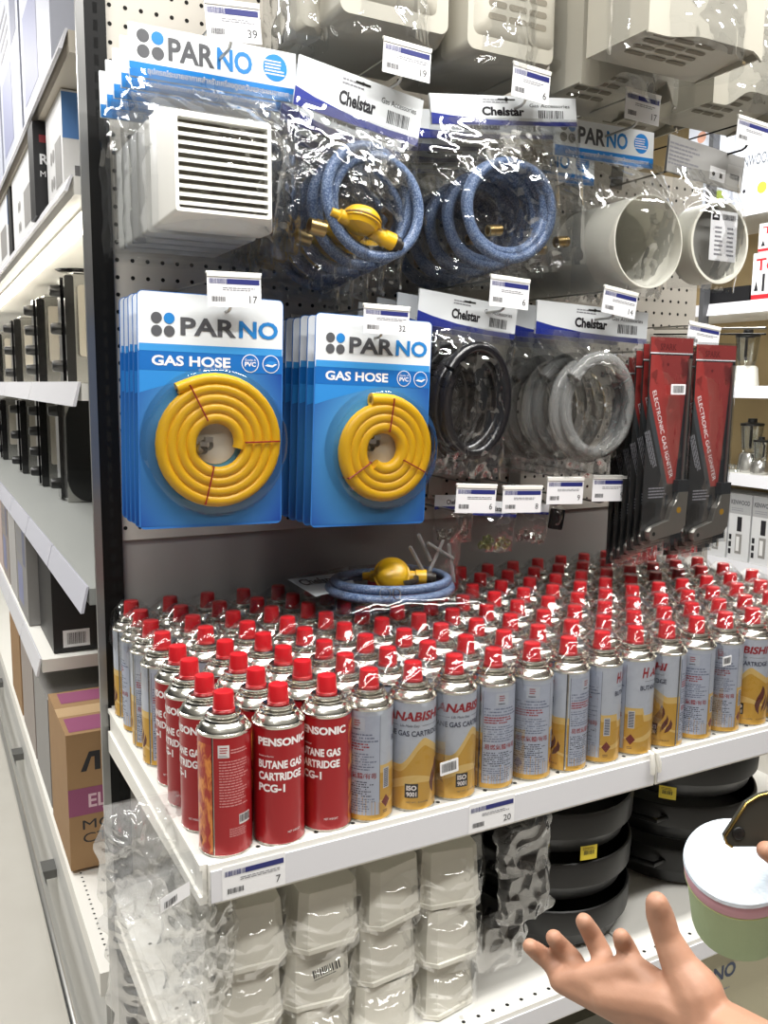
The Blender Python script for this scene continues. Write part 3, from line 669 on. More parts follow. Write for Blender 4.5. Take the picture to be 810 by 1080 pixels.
def louvre_box(e, x0, z0, x1, z1, yb, d1, d2, mt, slats=10, inset=.115, dark=None):
    """louvred vent: back body yb..yb-d1, bevel to d2 further forward, recessed slats"""
    W = x1-x0; H = z1-z0; i_ = W*.085; fr = MB()
    o1 = rrect(x0, z0, x1, z1, .006); o2 = rrect(x0, z0, x1, z1, .006); o3 = rrect(x0+i_, z0+i_, x1-i_, z1-i_, .004)
    k = W*inset; o4 = rrect(x0+k, z0+k, x1-k, z1-k, .002)
    R = lambda o, y: [(x, y, z) for x, z in o]
    fr.loft([R(o1, yb), R(o2, yb-d1), R(o3, yb-d1-d2), R(o4, yb-d1-d2), R(o4, yb-d1-d2+.016)], mt, True, False)
    f = fr.build('vent_body', e, smooth=35, fix=True)
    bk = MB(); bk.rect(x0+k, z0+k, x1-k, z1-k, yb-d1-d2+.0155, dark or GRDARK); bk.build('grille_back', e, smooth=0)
    sl = MB(); hh = H-2*k; p = hh/(slats+.5)
    for q in range(slats):
        z = z0+k+p*(q+.55); y = yb-d1-d2
        sl.add([(x0+k, y+.001, z-p*.2), (x1-k, y+.001, z-p*.2), (x1-k, y+.001, z+p*.2), (x0+k, y+.001, z+p*.2), (x0+k, y+.012, z+p*.55), (x1-k, y+.012, z+p*.55), (x0+k, y+.012, z+p*.45), (x1-k, y+.012, z+p*.45)],
               [(0, 1, 2, 3), (3, 2, 5, 4), (1, 0, 6, 7)], mt)
    sl.build('louvre_slats', e, smooth=0)
# louvre packs (five deep)
LW = 'white louvre vent bagged under a blue and white header, '
for k in range(5):
    Y = .262+k*.052
    org, rot, W, H = frame((135, 22), (312, 57), (143, 80), .262)
    e = empty('vent_pack', org+Vector((0, k*.052, 0)), rot, LW+('foremost at upper left', 'second from the front', 'third from the front', 'fourth from the front', 'hindmost against the pegboard')[k], 'vent', 'bagged louvre vents on one hook')
    parno_header(W, H, e)
    a = at(168, 107, .2); b = at(293, 243, .2)
    x0 = a.x-org.x; x1 = b.x-org.x-.002; z1 = a.z-org.z; z0 = z1-(x1-x0)*.94
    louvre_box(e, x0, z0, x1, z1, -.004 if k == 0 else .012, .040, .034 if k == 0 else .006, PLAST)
    bag_mesh(-.004, z0-.022, W+.006, -H+.01, .072 if k == 0 else .04, .012, 3+k, amp=.006, n=44 if k == 0 else 24, taper=.08).build('bag', e, smooth=60)

# hoses in bags -------------------------------------------------------
def braid(name, c1, c2):
    m = mat(name, c1, .28, coat=.4); nt = m.node_tree; b = nt.nodes['Principled BSDF']; tc = nt.nodes.new('ShaderNodeTexCoord')
    ch = nt.nodes.new('ShaderNodeTexVoronoi'); ch.inputs['Scale'].default_value = 420; nt.links.new(tc.outputs['Object'], ch.inputs['Vector'])
    mx = nt.nodes.new('ShaderNodeMix'); mx.data_type = 'RGBA'; mx.inputs[6].default_value = lin(c2); mx.inputs[7].default_value = lin(c1)
    cr = nt.nodes.new('ShaderNodeValToRGB'); cr.color_ramp.elements[0].position = .25; cr.color_ramp.elements[1].position = .6
    nt.links.new(ch.outputs['Distance'], cr.inputs[0]); nt.links.new(cr.outputs[0], mx.inputs[0]); nt.links.new(mx.outputs[2], b.inputs['Base Color'])
    b.inputs['Transmission Weight'].default_value = .25; b.inputs['IOR'].default_value = 1.3
    return m
BLUEH = braid('blue_braided_pvc', '5A6F96', 'A3B6D4')
def loops(cx, cz, r, turns, tr, seed, y0=-.01, sp=.012, rx=1.0, a0=0.0):
    R = random.Random(seed); P = []; n = int(turns*40); ph = R.uniform(0, 6)
    for k in range(n+1):
        a = a0+2*PI*turns*k/n; rr = r*(1+.05*math.sin(a*.37+ph)+.035*math.sin(a*1.9+ph))
        P.append((cx+rr*math.cos(a)*rx+.006*math.sin(a*.43+ph*2), y0-sp*(k/n)*turns+.004*math.sin(a*.7+ph), cz+rr*math.sin(a)+.006*math.cos(a*.37+ph)))
    return P
def chelstar_header(W, H, e, flip=False, txt=True):
    mb = MB(); mb.box(0, W, 0, .001, -H, 0, CARDW); mb.box(0, W, .003, .004, -H, 0, CARDW)
    NB = mat('header_navy', '1F2F8C', .45)
    low = [(0, -H), (W, -H), (W, -.84*H), (W*.7, -.86*H), (W*.4, -.82*H), (W*.15, -.72*H), (0, -.62*H)]; mb.poly(low, -.0003, NB)
    mb.text('Chelstar', W*.33, -.68*H, W*.62, -.38*H, -.0004, INK, .04)
    mb.text('Gas Accessories', W*.66, -.36*H, W*.95, -.24*H, -.0004, INK)
    mb.lines(W*.34, -.26*H, W*.56, -.10*H, -.0004, INKG, 2, 3)
    mb.bars(W*.72, -.74*H, W*.90, -.46*H, -.0004, INK, 16, 5)
    mb.disc(W*.5, -.12*H, W*.012, -.0006, HOLE, 10); mb.rect(W*.44, -.15*H, W*.56, -.10*H, -.0005, HOLE)
    return mb.build('header_card', e, smooth=0)
YREG = mat('regulator_yellow', 'E3B21C', .35, coat=.3)
def regulator(e, c, M=None, sc_=1.0):
    M = M or Matrix.Identity(3); c = Vector(c); P = lambda p: tuple(c+M @ (Vector(p)*sc_))
    rt = MB(); prof = [(.001, .017), (.012, .0165), (.020, .013), (.0245, .008), (.025, .004), (.0275, .003), (.0275, -.003), (.025, -.004), (.022, -.010), (.012, -.014), (.001, -.015)]
    rt.lathe([(r*sc_, z*sc_) for r, z in prof], YREG, 28, c, M)
    rt.lathe([(.0276*sc_, .0015*sc_), (.0281*sc_, .0005*sc_), (.0281*sc_, -.0005*sc_), (.0276*sc_, -.0015*sc_)], mat('seam_line', '6D4C0A', .5), 28, c, M)
    g = rt.build('regulator_dome', e)
    a = MB(); a.tube([P((.018, 0, -.006)), P((.034, 0, -.008)), P((.036, 0, -.008)), P((.052, 0, -.008))], [.010*sc_, .010*sc_, .012*sc_, .012*sc_], YREG, 14); a.build('inlet', g)
    a = MB(); a.tube([P((-.018, 0, -.006)), P((-.032, 0, -.006)), P((-.033, 0, -.006)), P((-.044, 0, -.006))], [.009*sc_, .009*sc_, .0065*sc_, .0055*sc_], YREG, 12); a.build('outlet', g)
    a = MB(); a.tube([P((.052, 0, -.008)), P((.060, 0, -.008)), P((.0605, 0, -.008)), P((.066, 0, -.008))], [.0105*sc_, .0105*sc_, .007*sc_, .007*sc_], mat('knob_dark', '2C2620', .4), 12); a.build('coupling', g)
    a = MB(); a.tube([P((.036, -.006, .004)), P((.036, -.013, .012)), P((.030, -.018, .016)), P((.018, -.021, .017))], [.0045*sc_]*4, mat('knob_dark', '2C2620', .4), 8); a.build('lever', g)
    return g
# blue hose with a yellow regulator
org, rot, W, H = frame((316, 57), (447, 106), (321, 112), .235)
e = empty('hose_pack', org, rot, 'bag of coiled blue braided hose with a yellow regulator', 'gas hose', 'bagged hoses on hooks'); eA = e
chelstar_header(W, H, e)
Rm = Matrix.Rotation(-rot[1], 3, 'Y')
def loc(e_org, rot_, px, py, Y):
    d = at(px, py, Y)-e_org; M = Matrix.Rotation(rot_[1], 3, 'Y').inverted(); return M @ d
c = loc(org, rot, 392, 216, .225)
mb = MB(); mb.tube(loops(c.x, c.z,   .073, 2.5, .0085, 5, y0=.006, sp=.012, rx=.95, a0=-1.2), .0085, BLUEH, 14); mb.build('hose', e, smooth=60)
c2 = loc(org, rot, 384, 232, .20)
regulator(e, (c2.x, c2.y+.01, c2.z), Matrix.Rotation(.16, 3, 'Y') @ Matrix.Rotation(-.15, 3, 'X'), 1.12)
c3 = loc(org, rot, 334, 240, .22); MB().lathe([(.009, -.012), (.0115, -.012), (.0115, .012), (.009, .012)], BRASS, 16, c3, Matrix.Rotation(PI/2, 3, 'Y')).build('brass_nut', e)
bl = loc(org, rot, 300, 268, .235)
bag_mesh(-.006, bl.z-.01, W+.006, -H+.012, .042, .022, 21, n=48, amp=.007).build('bag', e, smooth=60)
# plain blue hose
org, rot, W, H = frame((453, 98), (607, 104), (454, 136), .235)
e = empty('hose_pack', org, rot, 'bag of coiled blue braided hose with brass ends, no regulator', 'gas hose', 'bagged hoses on hooks')
chelstar_header(W, H*.85, e); H *= .85
c = loc(org, rot, 533, 222, .235)
mb = MB(); mb.tube(loops(c.x, c.z, .073, 3.3, .0085, 9, y0=.016, sp=.011, rx=1.0, a0=-.3), .0085, BLUEH, 14); mb.build('hose', e, smooth=60)
for px, py in ((592, 255), (521, 243)):
    c3 = loc(org, rot, px, py, .225); MB().lathe([(.006, -.012), (.0092, -.012), (.0092, .012), (.006, .012)], BRASS, 12, c3, Matrix.Rotation(PI/2, 3, 'Y')).build('hose_end', e)
bl = loc(org, rot, 455, 290, .235)
bag_mesh(-.004, bl.z, W+.004, -H+.01, .040, .025, 27, n=48, amp=.007).build('bag', e, smooth=60)
# more of the same behind, on the same hooks
POS = ('second', 'third', 'fourth', 'last')
for (o_, lab) in ((eA, 'bag of blue hose, %s on the hook of the regulator bag'), (e, 'bag of blue hose, %s on the hook of the plain blue hose bag')):
    for k in range(4):
        c_ = copy_tree(o_); c_['label'] = lab % POS[k]; c_.location = o_.location+Vector((.006*(k+1), .068*(k+1), -.004*(k+1)))
# black hose, clear hoses
BLKH = mat('black_rubber', '17161A', .22, coat=.5)
CLEARH = mat('clear_pvc', 'F2F3F1', .04); CLEARH.node_tree.nodes['Principled BSDF'].inputs['Transmission Weight'].default_value = .80; CLEARH.node_tree.nodes['Principled BSDF'].inputs['IOR'].default_value = 1.33
def plain_pack(tl, tr_, bl_hdr, Y, cpx, r, turns, tr, mt, seed, botpx, lab, rx=1.0, sp=.012):
    org, rot, W, H = frame(tl, tr_, bl_hdr, Y); e = empty('hose_pack', org, rot, lab, 'gas hose', 'bagged hoses on hooks'); chelstar_header(W, H, e)
    c = loc(org, rot, *cpx, Y-.004)
    mb = MB(); mb.tube(loops(c.x, c.z, r, turns, tr, seed, y0=.02, sp=sp, rx=rx), tr, mt, 12); mb.build('hose', e, smooth=60)
    b = loc(org, rot, *botpx, Y); bag_mesh(-.004, b.z, W+.004, -H+.01, .034, .025, seed+30, n=44, amp=.006).build('bag', e, smooth=60); return e
b1 = plain_pack((443, 304), (546, 324), (443, 341), .27, (497, 424), .086, 3.4, .0105, BLKH, 14, (445, 500), 'bag of coiled glossy black hose beside the smaller yellow hose card', rx=.74)
b2 = plain_pack((567, 316), (684, 330), (567, 352), .27, (624, 432), .088, 2.4, .0130, CLEARH, 16, (560, 503), 'bag of coiled clear plastic hose, the front one', rx=.80, sp=.018)
for (o_, lab, dx) in ((b1, 'bag of black hose, %s on the hook beside the smaller yellow hose card', -.003), (b2, 'bag of clear plastic hose, %s on its hook', -.010)):
    for k in range(3):
        c_ = copy_tree(o_); c_['label'] = lab % POS[k]; c_.location = o_.location+Vector((dx*(k+1), .068*(k+1), -.003*k))

# ------------------------------------------------------------------ white pipe and clear collar in bags
PIPE = mat('translucent_pipe', 'E2E0D4', .4, sss=.0)
org, rot, W, H = frame((586, 122), (690, 140), (584, 163), .285)
e = empty('pipe_pack', org, (0, 0, 0), 'large white open-ended pipe in a clear bag under a blue and white header', 'pipe')
hd = parno_header(W, H, e); hd.rotation_euler = rot
c = at(682, 255, .215)-org; RP = .081
mb = MB(); M = Matrix.Rotation(PI/2, 3, 'X')
mb.lathe([(RP*.93, -.16), (RP*.97, 0), (RP, .0), (RP*1.005, .003), (RP, .006), (RP*.97, .006), (RP*.965, 0), (RP*.94, -.16)][1:], PIPE, 48, (c.x, c.y, c.z), M)
mb.lathe([(RP*.95, -.16), (RP*.995, .003)], PIPE, 48, (c.x, c.y, c.z), M); mb.build('pipe', e)
bag_mesh(c.x-RP-.03, c.z-RP-.012, c.x+RP+.02, -H+.01, .10, .02, 41, n=48, amp=.008).build('bag', e, smooth=60)
org2 = org+Vector((.012, .176, .004)); e2 = copy_tree(e); e2.location = org2; e2['label'] = 'white pipe in a clear bag behind the large open-ended one'; e2['category'] = 'pipe'
org, rot, W, H = frame((707, 141), (786, 167), (713, 180), .25)
e = empty('collar_pack', org, (0, 0, 0), 'clear round pipe collar with a white label, under a grey header card', 'pipe')
GREYC = mat('grey_card', 'A9A8A6', .5)
mb = MB(); mb.box(0, W, 0, .0012, -H, 0, GREYC); mb.box(0, W, .004, .005, -H, 0, GREYC); mb.lines(.01*W, -.8*H, .40*W, -.15*H, -.0004, INKG, 6, 5); mb.rect(.55*W, -.88*H, .76*W, -.50*H, -.0004, PAPER); mb.disc(.60*W, -.7*H, .004, -.0006, INK, 10); mb.rect(.68*W, -.78*H, .72*W, -.64*H, -.0006, INK)
mb.rect(.78*W, -.9*H, .98*W, -.3*H, -.0004, mat('grey_card_light', 'BDBCBA', .5)); mb.bars(.82*W, -.70*H, .95*W, -.55*H, -.0006, INK, 12, 4); mb.rect(.22*W, -.92*H, .27*W, -.84*H, -.0005, INK)
h = mb.build('header_card', e, smooth=0); h.rotation_euler = rot
c = at(757, 256, .215)-org; RC = .073
mb = MB(); M = Matrix.Rotation(PI/2, 3, 'X')
mb.lathe([(RC*.95, -.05), (RC, -.05), (RC, -.004), (RC*1.03, 0), (RC*1.03, .006), (RC*.96, .006), (RC*.95, 0), (RC*.95, -.05)], PIPE, 44, (c.x, c.y, c.z), M); mb.build('collar', e)
mb = MB(); mb.lathe([(.001, -.02), (RC*.95, -.02)], mat('collar_plate', '8F8E8A', .5), 44, (c.x, c.y, c.z), M); mb.build('inner_plate', e)
mb = MB(); lx0, lx1 = c.x-.030, c.x+.040; lz0, lz1 = c.z-.034, c.z+.056; yy = c.y-.008
mb.box(lx0, lx1, yy, yy+.0004, lz0, lz1, PAPER); mb.rect(lx0+.003, lz1-.018, lx0+.022, lz1-.004, yy-.0003, INK); mb.poly([(lx0+.006, lz1-.013), (lx0+.012, lz1-.007), (lx0+.019, lz1-.013)], yy-.0005, PAPER); mb.bars(lx0+.030, lz1-.016, lx1-.006, lz1-.006, yy-.0003, INK, 20, 3)
mb.lines(lx0+.012, lz0+.008, lx0+.034, lz1-.026, yy-.0003, INKG, 7, 3); mb.lines(lx0+.044, lz0+.008, lx1-.006, lz1-.026, yy-.0003, INKG, 7, 8); mb.build('paper_label', e, smooth=0)
bag_mesh(c.x-RC-.016, c.z-RC-.012, c.x+RC+.014, -H+.01, .06, .02, 47, n=40, amp=.007).build('bag', e, smooth=60)

# ------------------------------------------------------------------ igniter packs
IRED = mat('igniter_red', '9C3532', .45); IBLK = mat('igniter_black', '26282A', .4); ISTEEL = mat('igniter_metal', 'B2B0AA', .28, .9)
def igniter(W, H, lab):
    e = empty('igniter_pack', (0, 0, 0), label=lab, cat='gas igniter', group='gas igniters on one hook')
    mb = MB(); mb.box(0, W, 0, .0012, -H, 0, IBLK)
    mb.rect(0, -.075*H, W, 0, -.0003, IRED); mb.rect(0, -.079*H, W, -.073*H, -.0004, PAPER)
    mb.poly([(.02*W, -.27*H), (.56*W, -.72*H), (.74*W, -.72*H), (W*.93, -.085*H), (.02*W, -.085*H)], -.0003, IRED)
    mb.poly([(.02*W, -.36*H), (.50*W, -.76*H), (.56*W, -.72*H), (.02*W, -.27*H)], -.0002, mat('igniter_grey', '3A4044', .4))
    mb.text('SPARK', W*.22, -.062*H, W*.60, -.03*H, -.0005, mat('print_dark_red', '6E1512', .4), .02)
    # slanted lettering
    a = math.atan2(-.45*H, .54*W)
    def rotfn(x, y, z): return (.06*W+x*math.cos(a)-z*math.sin(a), y, -.265*H+x*math.sin(a)+z*math.cos(a))
    L = math.hypot(.52*W, .43*H)
    mb.text('ELECTRONIC GAS IGNITER', 0, .03*W, L, .12*W, -.0005, PAPER, 0, 0, rotfn)
    def rotl(x, y, z): return (.06*W+x*math.cos(a)-z*math.sin(a), y, -.45*H+x*math.sin(a)+z*math.cos(a))
    mb.lines(0, -.12*W, .20*H, .02*W, -.0004, INKG, 4, 6, fn=rotl)
    mb.lines(.12*W, -.79*H, .55*W, -.73*H, -.0004, INKG, 4, 9)
    mb.disc(.42*W, -.13*H, .03*W, -.0004, mat('print_dark_red', '6E1512', .4), 12)
    mb.build('backing_card', e, smooth=0)
    # the igniter: long tube and pistol grip
    mb = MB(); mb.tube([(.90*W, -.006, -.10*H), (.90*W, -.006, -.13*H), (.86*W, -.006, -.72*H)], [.0035, .0028, .0028], STEEL, 10); mb.build('tube', e)
    mb = MB(); mb.box(.70*W, .96*W, -.013, -.001, -.76*H, -.70*H, IBLK); mb.build('trigger_block', e, smooth=0)
    pts = [(.08*W, -.985*H), (.14*W, -.995*H), (.80*W, -.965*H), (.92*W, -.93*H), (.95*W, -.76*H), (.74*W, -.76*H), (.70*W, -.80*H), (.60*W, -.83*H), (.52*W, -.90*H), (.12*W, -.93*H), (.06*W, -.95*H)]
    mb = MB(); mb.prism(pts, -.014, -.0015, ISTEEL); g = mb.build('grip', e, smooth=0)
    mb = MB(); mb.disc(.17*W, -.962*H, .004, -.0143, HOLE, 12); mb.disc(.74*W, -.85*H, .006, -.0143, mat('grip_gold', 'B08A3A', .3, .5), 14); mb.build('rivet', g, smooth=0)
    bag_mesh(-.004, -H-.006, W+.004, .004, .016, .004, 60, n=22, amp=.003).build('sleeve', e, smooth=60)
    return e
org, rot, W, H = frame((687, 355), (731, 364), (668, 572), .205); rot = (0, 0, 0)
H = at(690, 358, .205).z-at(670, 574, .205).z
ig = igniter(W, H, 'red and black gas igniter pack with a barcode sticker, left of the front two')
ig.location = org
mb = MB(); mb.prism(rrect(.32*W, -.275*H, .66*W, -.225*H, .001, 2), -.0215, -.021, PAPER); mb.bars(.36*W, -.268*H, .62*W, -.232*H, -.0218, INK, 14, 4); mb.build('barcode_sticker', ig, smooth=0)
o2 = copy_tree(ig); o2['label'] = 'red and black gas igniter pack without a sticker, right of the front two'
o2.location = at(735, 363, .205)
for ch in list(o2.children):
    if ch.name.startswith('barcode'): bpy.data.objects.remove(ch)
WHICH = ('second', 'third', 'fourth', 'fifth', 'sixth')
for k in range(5):
    for s_i, (b, nm) in enumerate(((ig, 'left'), (o2, 'right'))):
        if s_i == 1 and k > 2: continue
        c_ = copy_tree(o2); c_.location = b.location+Vector((.001, .018*(k+1), -.012*(k+1))); c_['label'] = 'gas igniter pack, %s from the front in the %s-hand igniter row' % (WHICH[k], nm)
# tall dark hook wires above the igniters
for k, (p0, p1, lab) in enumerate((((690, 347), (806, 346), 'long thin double wire hook crossing above the igniter packs'),)):
    a = at(*p0, YB-.01); b = at(808, 346, .24)
    mb = MB(); mb.tube([a, b], .0022, STEEL, 8); mb.tube([a+Vector((0, 0, -.012)), b+Vector((0, 0, -.012))], .0018, BLACKM, 8); tag(mb.build('wire_arm'), lab, 'hook')

# ------------------------------------------------------------------ small bags under the low row of tags
def small_pack(tl, tr_, bl, Y, lab, fill, seed, header=True):
    org, rot, W, H = frame(tl, tr_, bl, Y); e = empty('parts_pack', org, rot, lab, 'small parts', 'small parts bags')
    hh = .3*H if header else 0
    if header:
        mb = MB(); mb.box(0, W, 0, .001, -hh, 0, CARDW); mb.rect(0, -hh, W, -hh*.8, -.0003, mat('header_navy', '1F2F8C', .45)); mb.text('Chelstar', W*.3, -hh*.66, W*.7, -hh*.32, -.0004, INK, .02); mb.build('header_card', e, smooth=0)
    bag_mesh(0, -H, W, -hh+.004, .012, .006, seed, THINF, n=20, amp=.004).build('bag', e, smooth=60)
    fill(e, W, H, hh); return e
def f_clamps(col):
    def f(e, W, H, hh):
        R = random.Random(int(W*1e5))
        for k in range(9):
            M = Matrix.Rotation(R.uniform(0, 3), 3, 'X') @ Matrix.Rotation(R.uniform(0, 3), 3, 'Z')
            c = (W*R.uniform(.15, .85), -.004+R.uniform(-.004, .004), -H+R.uniform(.007, .022)); mb = MB()
            mb.lathe([(.0062, -.003), (.0068, -.003), (.0068, .003), (.0062, .003)], col, 14, c, M); d = M @ Vector((.0075, 0, 0)); mb.box(c[0]+d.x-.002, c[0]+d.x+.002, c[1]+d.y-.002, c[1]+d.y+.002, c[2]+d.z-.0035, c[2]+d.z+.0035, col); mb.build('hose_clamp', e)
    return f
def f_sticks(e, W, H, hh):
    R = random.Random(5)
    for k, (x0, z0, x1, z1) in enumerate(((.05, -.45, .35, -.80), (-.1, -.62, .25, -.98), (.55, -.50, .30, -1.0), (.65, -.55, .85, -1.08), (.20, -.55, .75, -.75))):
        MB().tube([(x0*W, -.006-.002*k, z0*H), (x1*W, -.008-.002*k, z1*H)], .0032, CLEARH, 10).build('clear_tube', e)
small_pack((441, 528), (492, 532), (445, 604), .30, 'small bag of short clear plastic tubes above the cartridges', f_sticks, 71, header=False)
small_pack((500, 527), (546, 530), (503, 580), .30, 'small bag of greenish hose clamps under the second low tag', f_clamps(mat('clamp_green', '9AA070', .3, .9)), 72)
small_pack((540, 527), (580, 530), (541, 571), .32, 'small bag of steel hose clamps under the third low tag', f_clamps(STEEL), 73)
small_pack((459, 522), (500, 522), (459, 572), .36, 'small bag with a white header, partly behind the smaller hose card', f_clamps(STEEL), 74)
e_ = small_pack((580, 533), (594, 535), (581, 557), .34, 'tiny black pouch beside the hose clamps', lambda e, W, H, hh: MB().prism(rrect(.1*W, -H*.98, W*.95, -.1*H, .003), -.01, .0, BLKH).build('pouch_body', e), 75, header=False)

# ------------------------------------------------------------------ regulator bag lying on the cartridges
c = Vector((.405, .318, S+.2105)); e = empty('hose_pack', c, (0, 0, -.15), 'bag with blue hose and yellow regulator lying flat on the cartridges', 'gas hose')
P = []
for k in range(100):
    a = 2*PI*2.2*k/99; rr = .098*(1+.05*math.sin(a*.45)); P.append((rr*math.cos(a)*1.05, rr*math.sin(a)*.95, .004+.012*(k/99)*2+.003*math.sin(a*.8)))
MB().tube(P, .0078, BLUEH, 12).build('hose', e, smooth=60)
regulator(e, (-.002, -.01, .034), Matrix.Rotation(-.35, 3, 'Z') @ Matrix.Rotation(.95, 3, 'X'), 1.15)
for k, (x, y) in enumerate(((-.045, -.098), (-.028, -.106))):
    M = Matrix.Rotation(1.2, 3, 'X') @ Matrix.Rotation(.5*k, 3, 'Y'); MB().lathe([(.0085, -.001), (.0094, -.001), (.0094, .001), (.0085, .001)], STEEL, 18, (x, y, .024), M).build('wire_clip', e)
n = 40; mb = MB()
for s_g, hgt in ((1, .034), (-1, -.002)):
    vs = []; fs = []
    for j in range(n+1):
        for i in range(n+1):
            u, v = i/n, j/n; x = -.155+.285*u; y = -.135+.27*v
            sh = (max(0, math.sin(PI*u))**.4)*(max(0, math.sin(PI*v))**.4)
            p = Vector((x*30, y*30, 2.2+s_g)); rd = 1-2*abs(noise.noise(p)); rd2 = 1-2*abs(noise.noise(p*2.2))
            z = (hgt*sh if s_g > 0 else -.001)+(rd*.6+rd2*.4)*.005*(1 if s_g > 0 else .1)+.003
            vs.append((x, y, z))
    for j in range(n):
        for i in range(n): a = j*(n+1)+i; fs.append((a, a+1, a+n+2, a+n+1))
    mb.add(vs, fs, FILM)
mb.build('bag', e, smooth=60)
Mi = Matrix.Rotation(.15, 3, 'Z')
q = [Mi @ (atz(px_, py_, S+.2105+z_)-c) for px_, py_, z_ in ((303, 611, .012), (368, 603, .012), (378, 622, .008), (333, 632, .004))]
def qf(a, b, dz=0.0): return q[0].lerp(q[1], a).lerp(q[3].lerp(q[2], a), b)+Vector((0, 0, dz+.005*math.sin(a*3+1)*b))
mb = MB(); vs = [qf(i/8, j/4) for j in range(5) for i in range(9)]
mb.add(vs, [(j*9+i, (j+1)*9+i, (j+1)*9+i+1, j*9+i+1) for j in range(4) for i in range(8)], CARDW)
tv, tf, _ = text_geo('Chelstar', .02)
mb.add([qf(.08+.66*a_, .48-.34*b_, .0012) for a_, b_ in tv], tf, INK); mb.build('header_card', e, smooth=60)

# ------------------------------------------------------------------ white vents along the top
VPL = mat('vent_plastic', 'B4B0A3', .4)
def slot_grid(mb, x0, x1, z0, z1, y, cols, rows, fn=None, dark=GRDARK):
    cw = (x1-x0)/cols; rh = (z1-z0)/rows
    for r in range(rows):
        for c in range(cols):
            a, b = x0+cw*c+cw*.05, x0+cw*(c+1)-cw*.05; cz0, cz1 = z0+rh*r+rh*.16, z0+rh*(r+1)-rh*.34
            mb.poly(rrect(a, cz0, b, cz1, min(rh*.2, cw*.1), 2), y, dark, fn)
def vent_unit(lab, W, H, D, seed, grille=None, under=None, groupn='bagged white vents along the top'):
    e = empty('vent_pack', (0, 0, 0), label=lab, cat='vent', group=groupn)
    R = lambda o, y: [(x, y, z) for x, z in o]
    o0 = rrect(0, 0, W, H, .012, 5); o1 = rrect(.010, .008, W-.010, H-.010, .014, 5); o2 = rrect(.0, 0, W, H, .013, 5)
    mb = MB(); mb.loft([R(o0, 0), R(o0, -D*.75), R(o2, -D*.8), R(o1, -D)], VPL); b = mb.build('vent_body', e, smooth=40, fix=True)
    if grille:
        x0, x1, z0, z1, cols, rows = grille
        mb = MB(); mb.loft([R(rrect(x0-.02, z0-.02, x1+.02, z1+.02, .012, 4), -D), R(rrect(x0-.008, z0-.008, x1+.008, z1+.008, .006, 4), -D-.008)], VPL, False, True); mb.build('grille_frame', e, smooth=40, fix=True)
        mb = MB(); slot_grid(mb, x0, x1, z0, z1, -D-.0085, cols, rows); mb.build('grille_slots', e, smooth=0)
    if under:
        x0, x1, d0, d1, cols, rows = under
        mb = MB()
        slot_grid(mb, x0, x1, -d1, -d0, 0, cols, rows, fn=lambda x, y, z: (x, z, -.0008)); mb.build('under_slots', e, smooth=0)
    bag_mesh(-.008, -.016, W+.008, H+.03, D*.5+.02, D*.5+.008, seed, n=40, amp=.007, y0=-D*.5, taper=.0).build('bag', e, smooth=60)
    return e
def put_vent(px, py, Y, D, lab, W, H, seed, **k):          # px,py = lower left corner of the front face
    e = vent_unit(lab, W, H, D, seed, **k); p = at(px, py, Y); e.location = (p.x, Y+D, p.z); return e
def hood_unit(px, py, Y, D, lab, W, H, seed, arch=.034, slots=(.22, .62)):
    e = empty('vent_pack', (0, 0, 0), label=lab, cat='vent', group='bagged white vents along the top')
    def zb(u): t = min(1, max(0, (u-.12)/.36)); t = t*t*(3-2*t); return arch*t if u < .93 else arch*(1-(u-.93)/.07)
    pts = [(W*k/24, zb(k/24)) for k in range(25)]+[(W, H), (0, H)]
    mb = MB(); mb.prism(pts, -D, -D+.004, VPL); mb.box(0, .004, -D+.004, 0, .004, H, VPL); mb.box(W-.004, W, -D+.004, 0, .004, H, VPL); mb.build('front_shell', e, smooth=30)
    mb = MB(); mb.add([(.004, -D+.004, arch+.004), (W-.004, -D+.004, arch+.004), (W-.004, 0, .006), (.004, 0, .006), (.004, -D+.004, H), (W-.004, -D+.004, H), (W-.004, 0, H), (.004, 0, H)], [(3, 2, 1, 0), (4, 5, 6, 7), (2, 3, 7, 6)], VPL); b = mb.build('under_panel', e, smooth=0)
    mb = MB(); sl = (arch-.002)/(D-.004)
    slot_grid(mb, W*slots[0], W*slots[1], -D+.02, -D+.02+min(.085, D*.6), 0, 3, 4, fn=lambda x, y, z: (x, z, .006+(-z)*sl-.0012)); mb.build('under_slots', e, smooth=0)
    bag_mesh(-.010, -.010, W+.010, H+.03, D*.5+.018, D*.5+.006, seed, n=40, amp=.007, y0=-D*.5, taper=.0).build('bag', e, smooth=60)
    p = at(px, py, Y); e.location = (p.x, Y+D, p.z); return e
put_vent(352, 16, .22, .20, 'plain white vent in a bag above the yellow regulator hose', .200, .22, 81, grille=(.05, .15, .05, .17, 2, 5))
put_vent(487, 54, .22, .20, 'white vent with a slotted grille in a bag, top middle', .185, .20, 82, grille=(.040, .155, .050, .18, 3, 7))
hood_unit(613, 88, .20, .15, 'white hood vent in a crinkled bag, arched lower edge over dark slots, top right', .205, .24, 83)
hood_unit(684, 33, .03, .135, 'white hood vent in a bag sticking out furthest at top right', .24, .2, 84, arch=.012, slots=(.15, .7))
hood_unit(752, 108, .20, .15, 'white hood vent in a bag at the right end of the top row', .21, .22, 85)
hood_unit(634, 116, .385, .14, 'white hood vent in a bag behind the right-hand ones, dark slots below', .24, .22, 86, slots=(.35, .85))
for k in range(3):
    put_vent(309-10*k, 30+8*k, .27+.075*k, .05, ('first', 'second', 'third')[k]+' thin white vent panel left of the plain white vent, from the front', .055-.005*k, .2, 87+k)

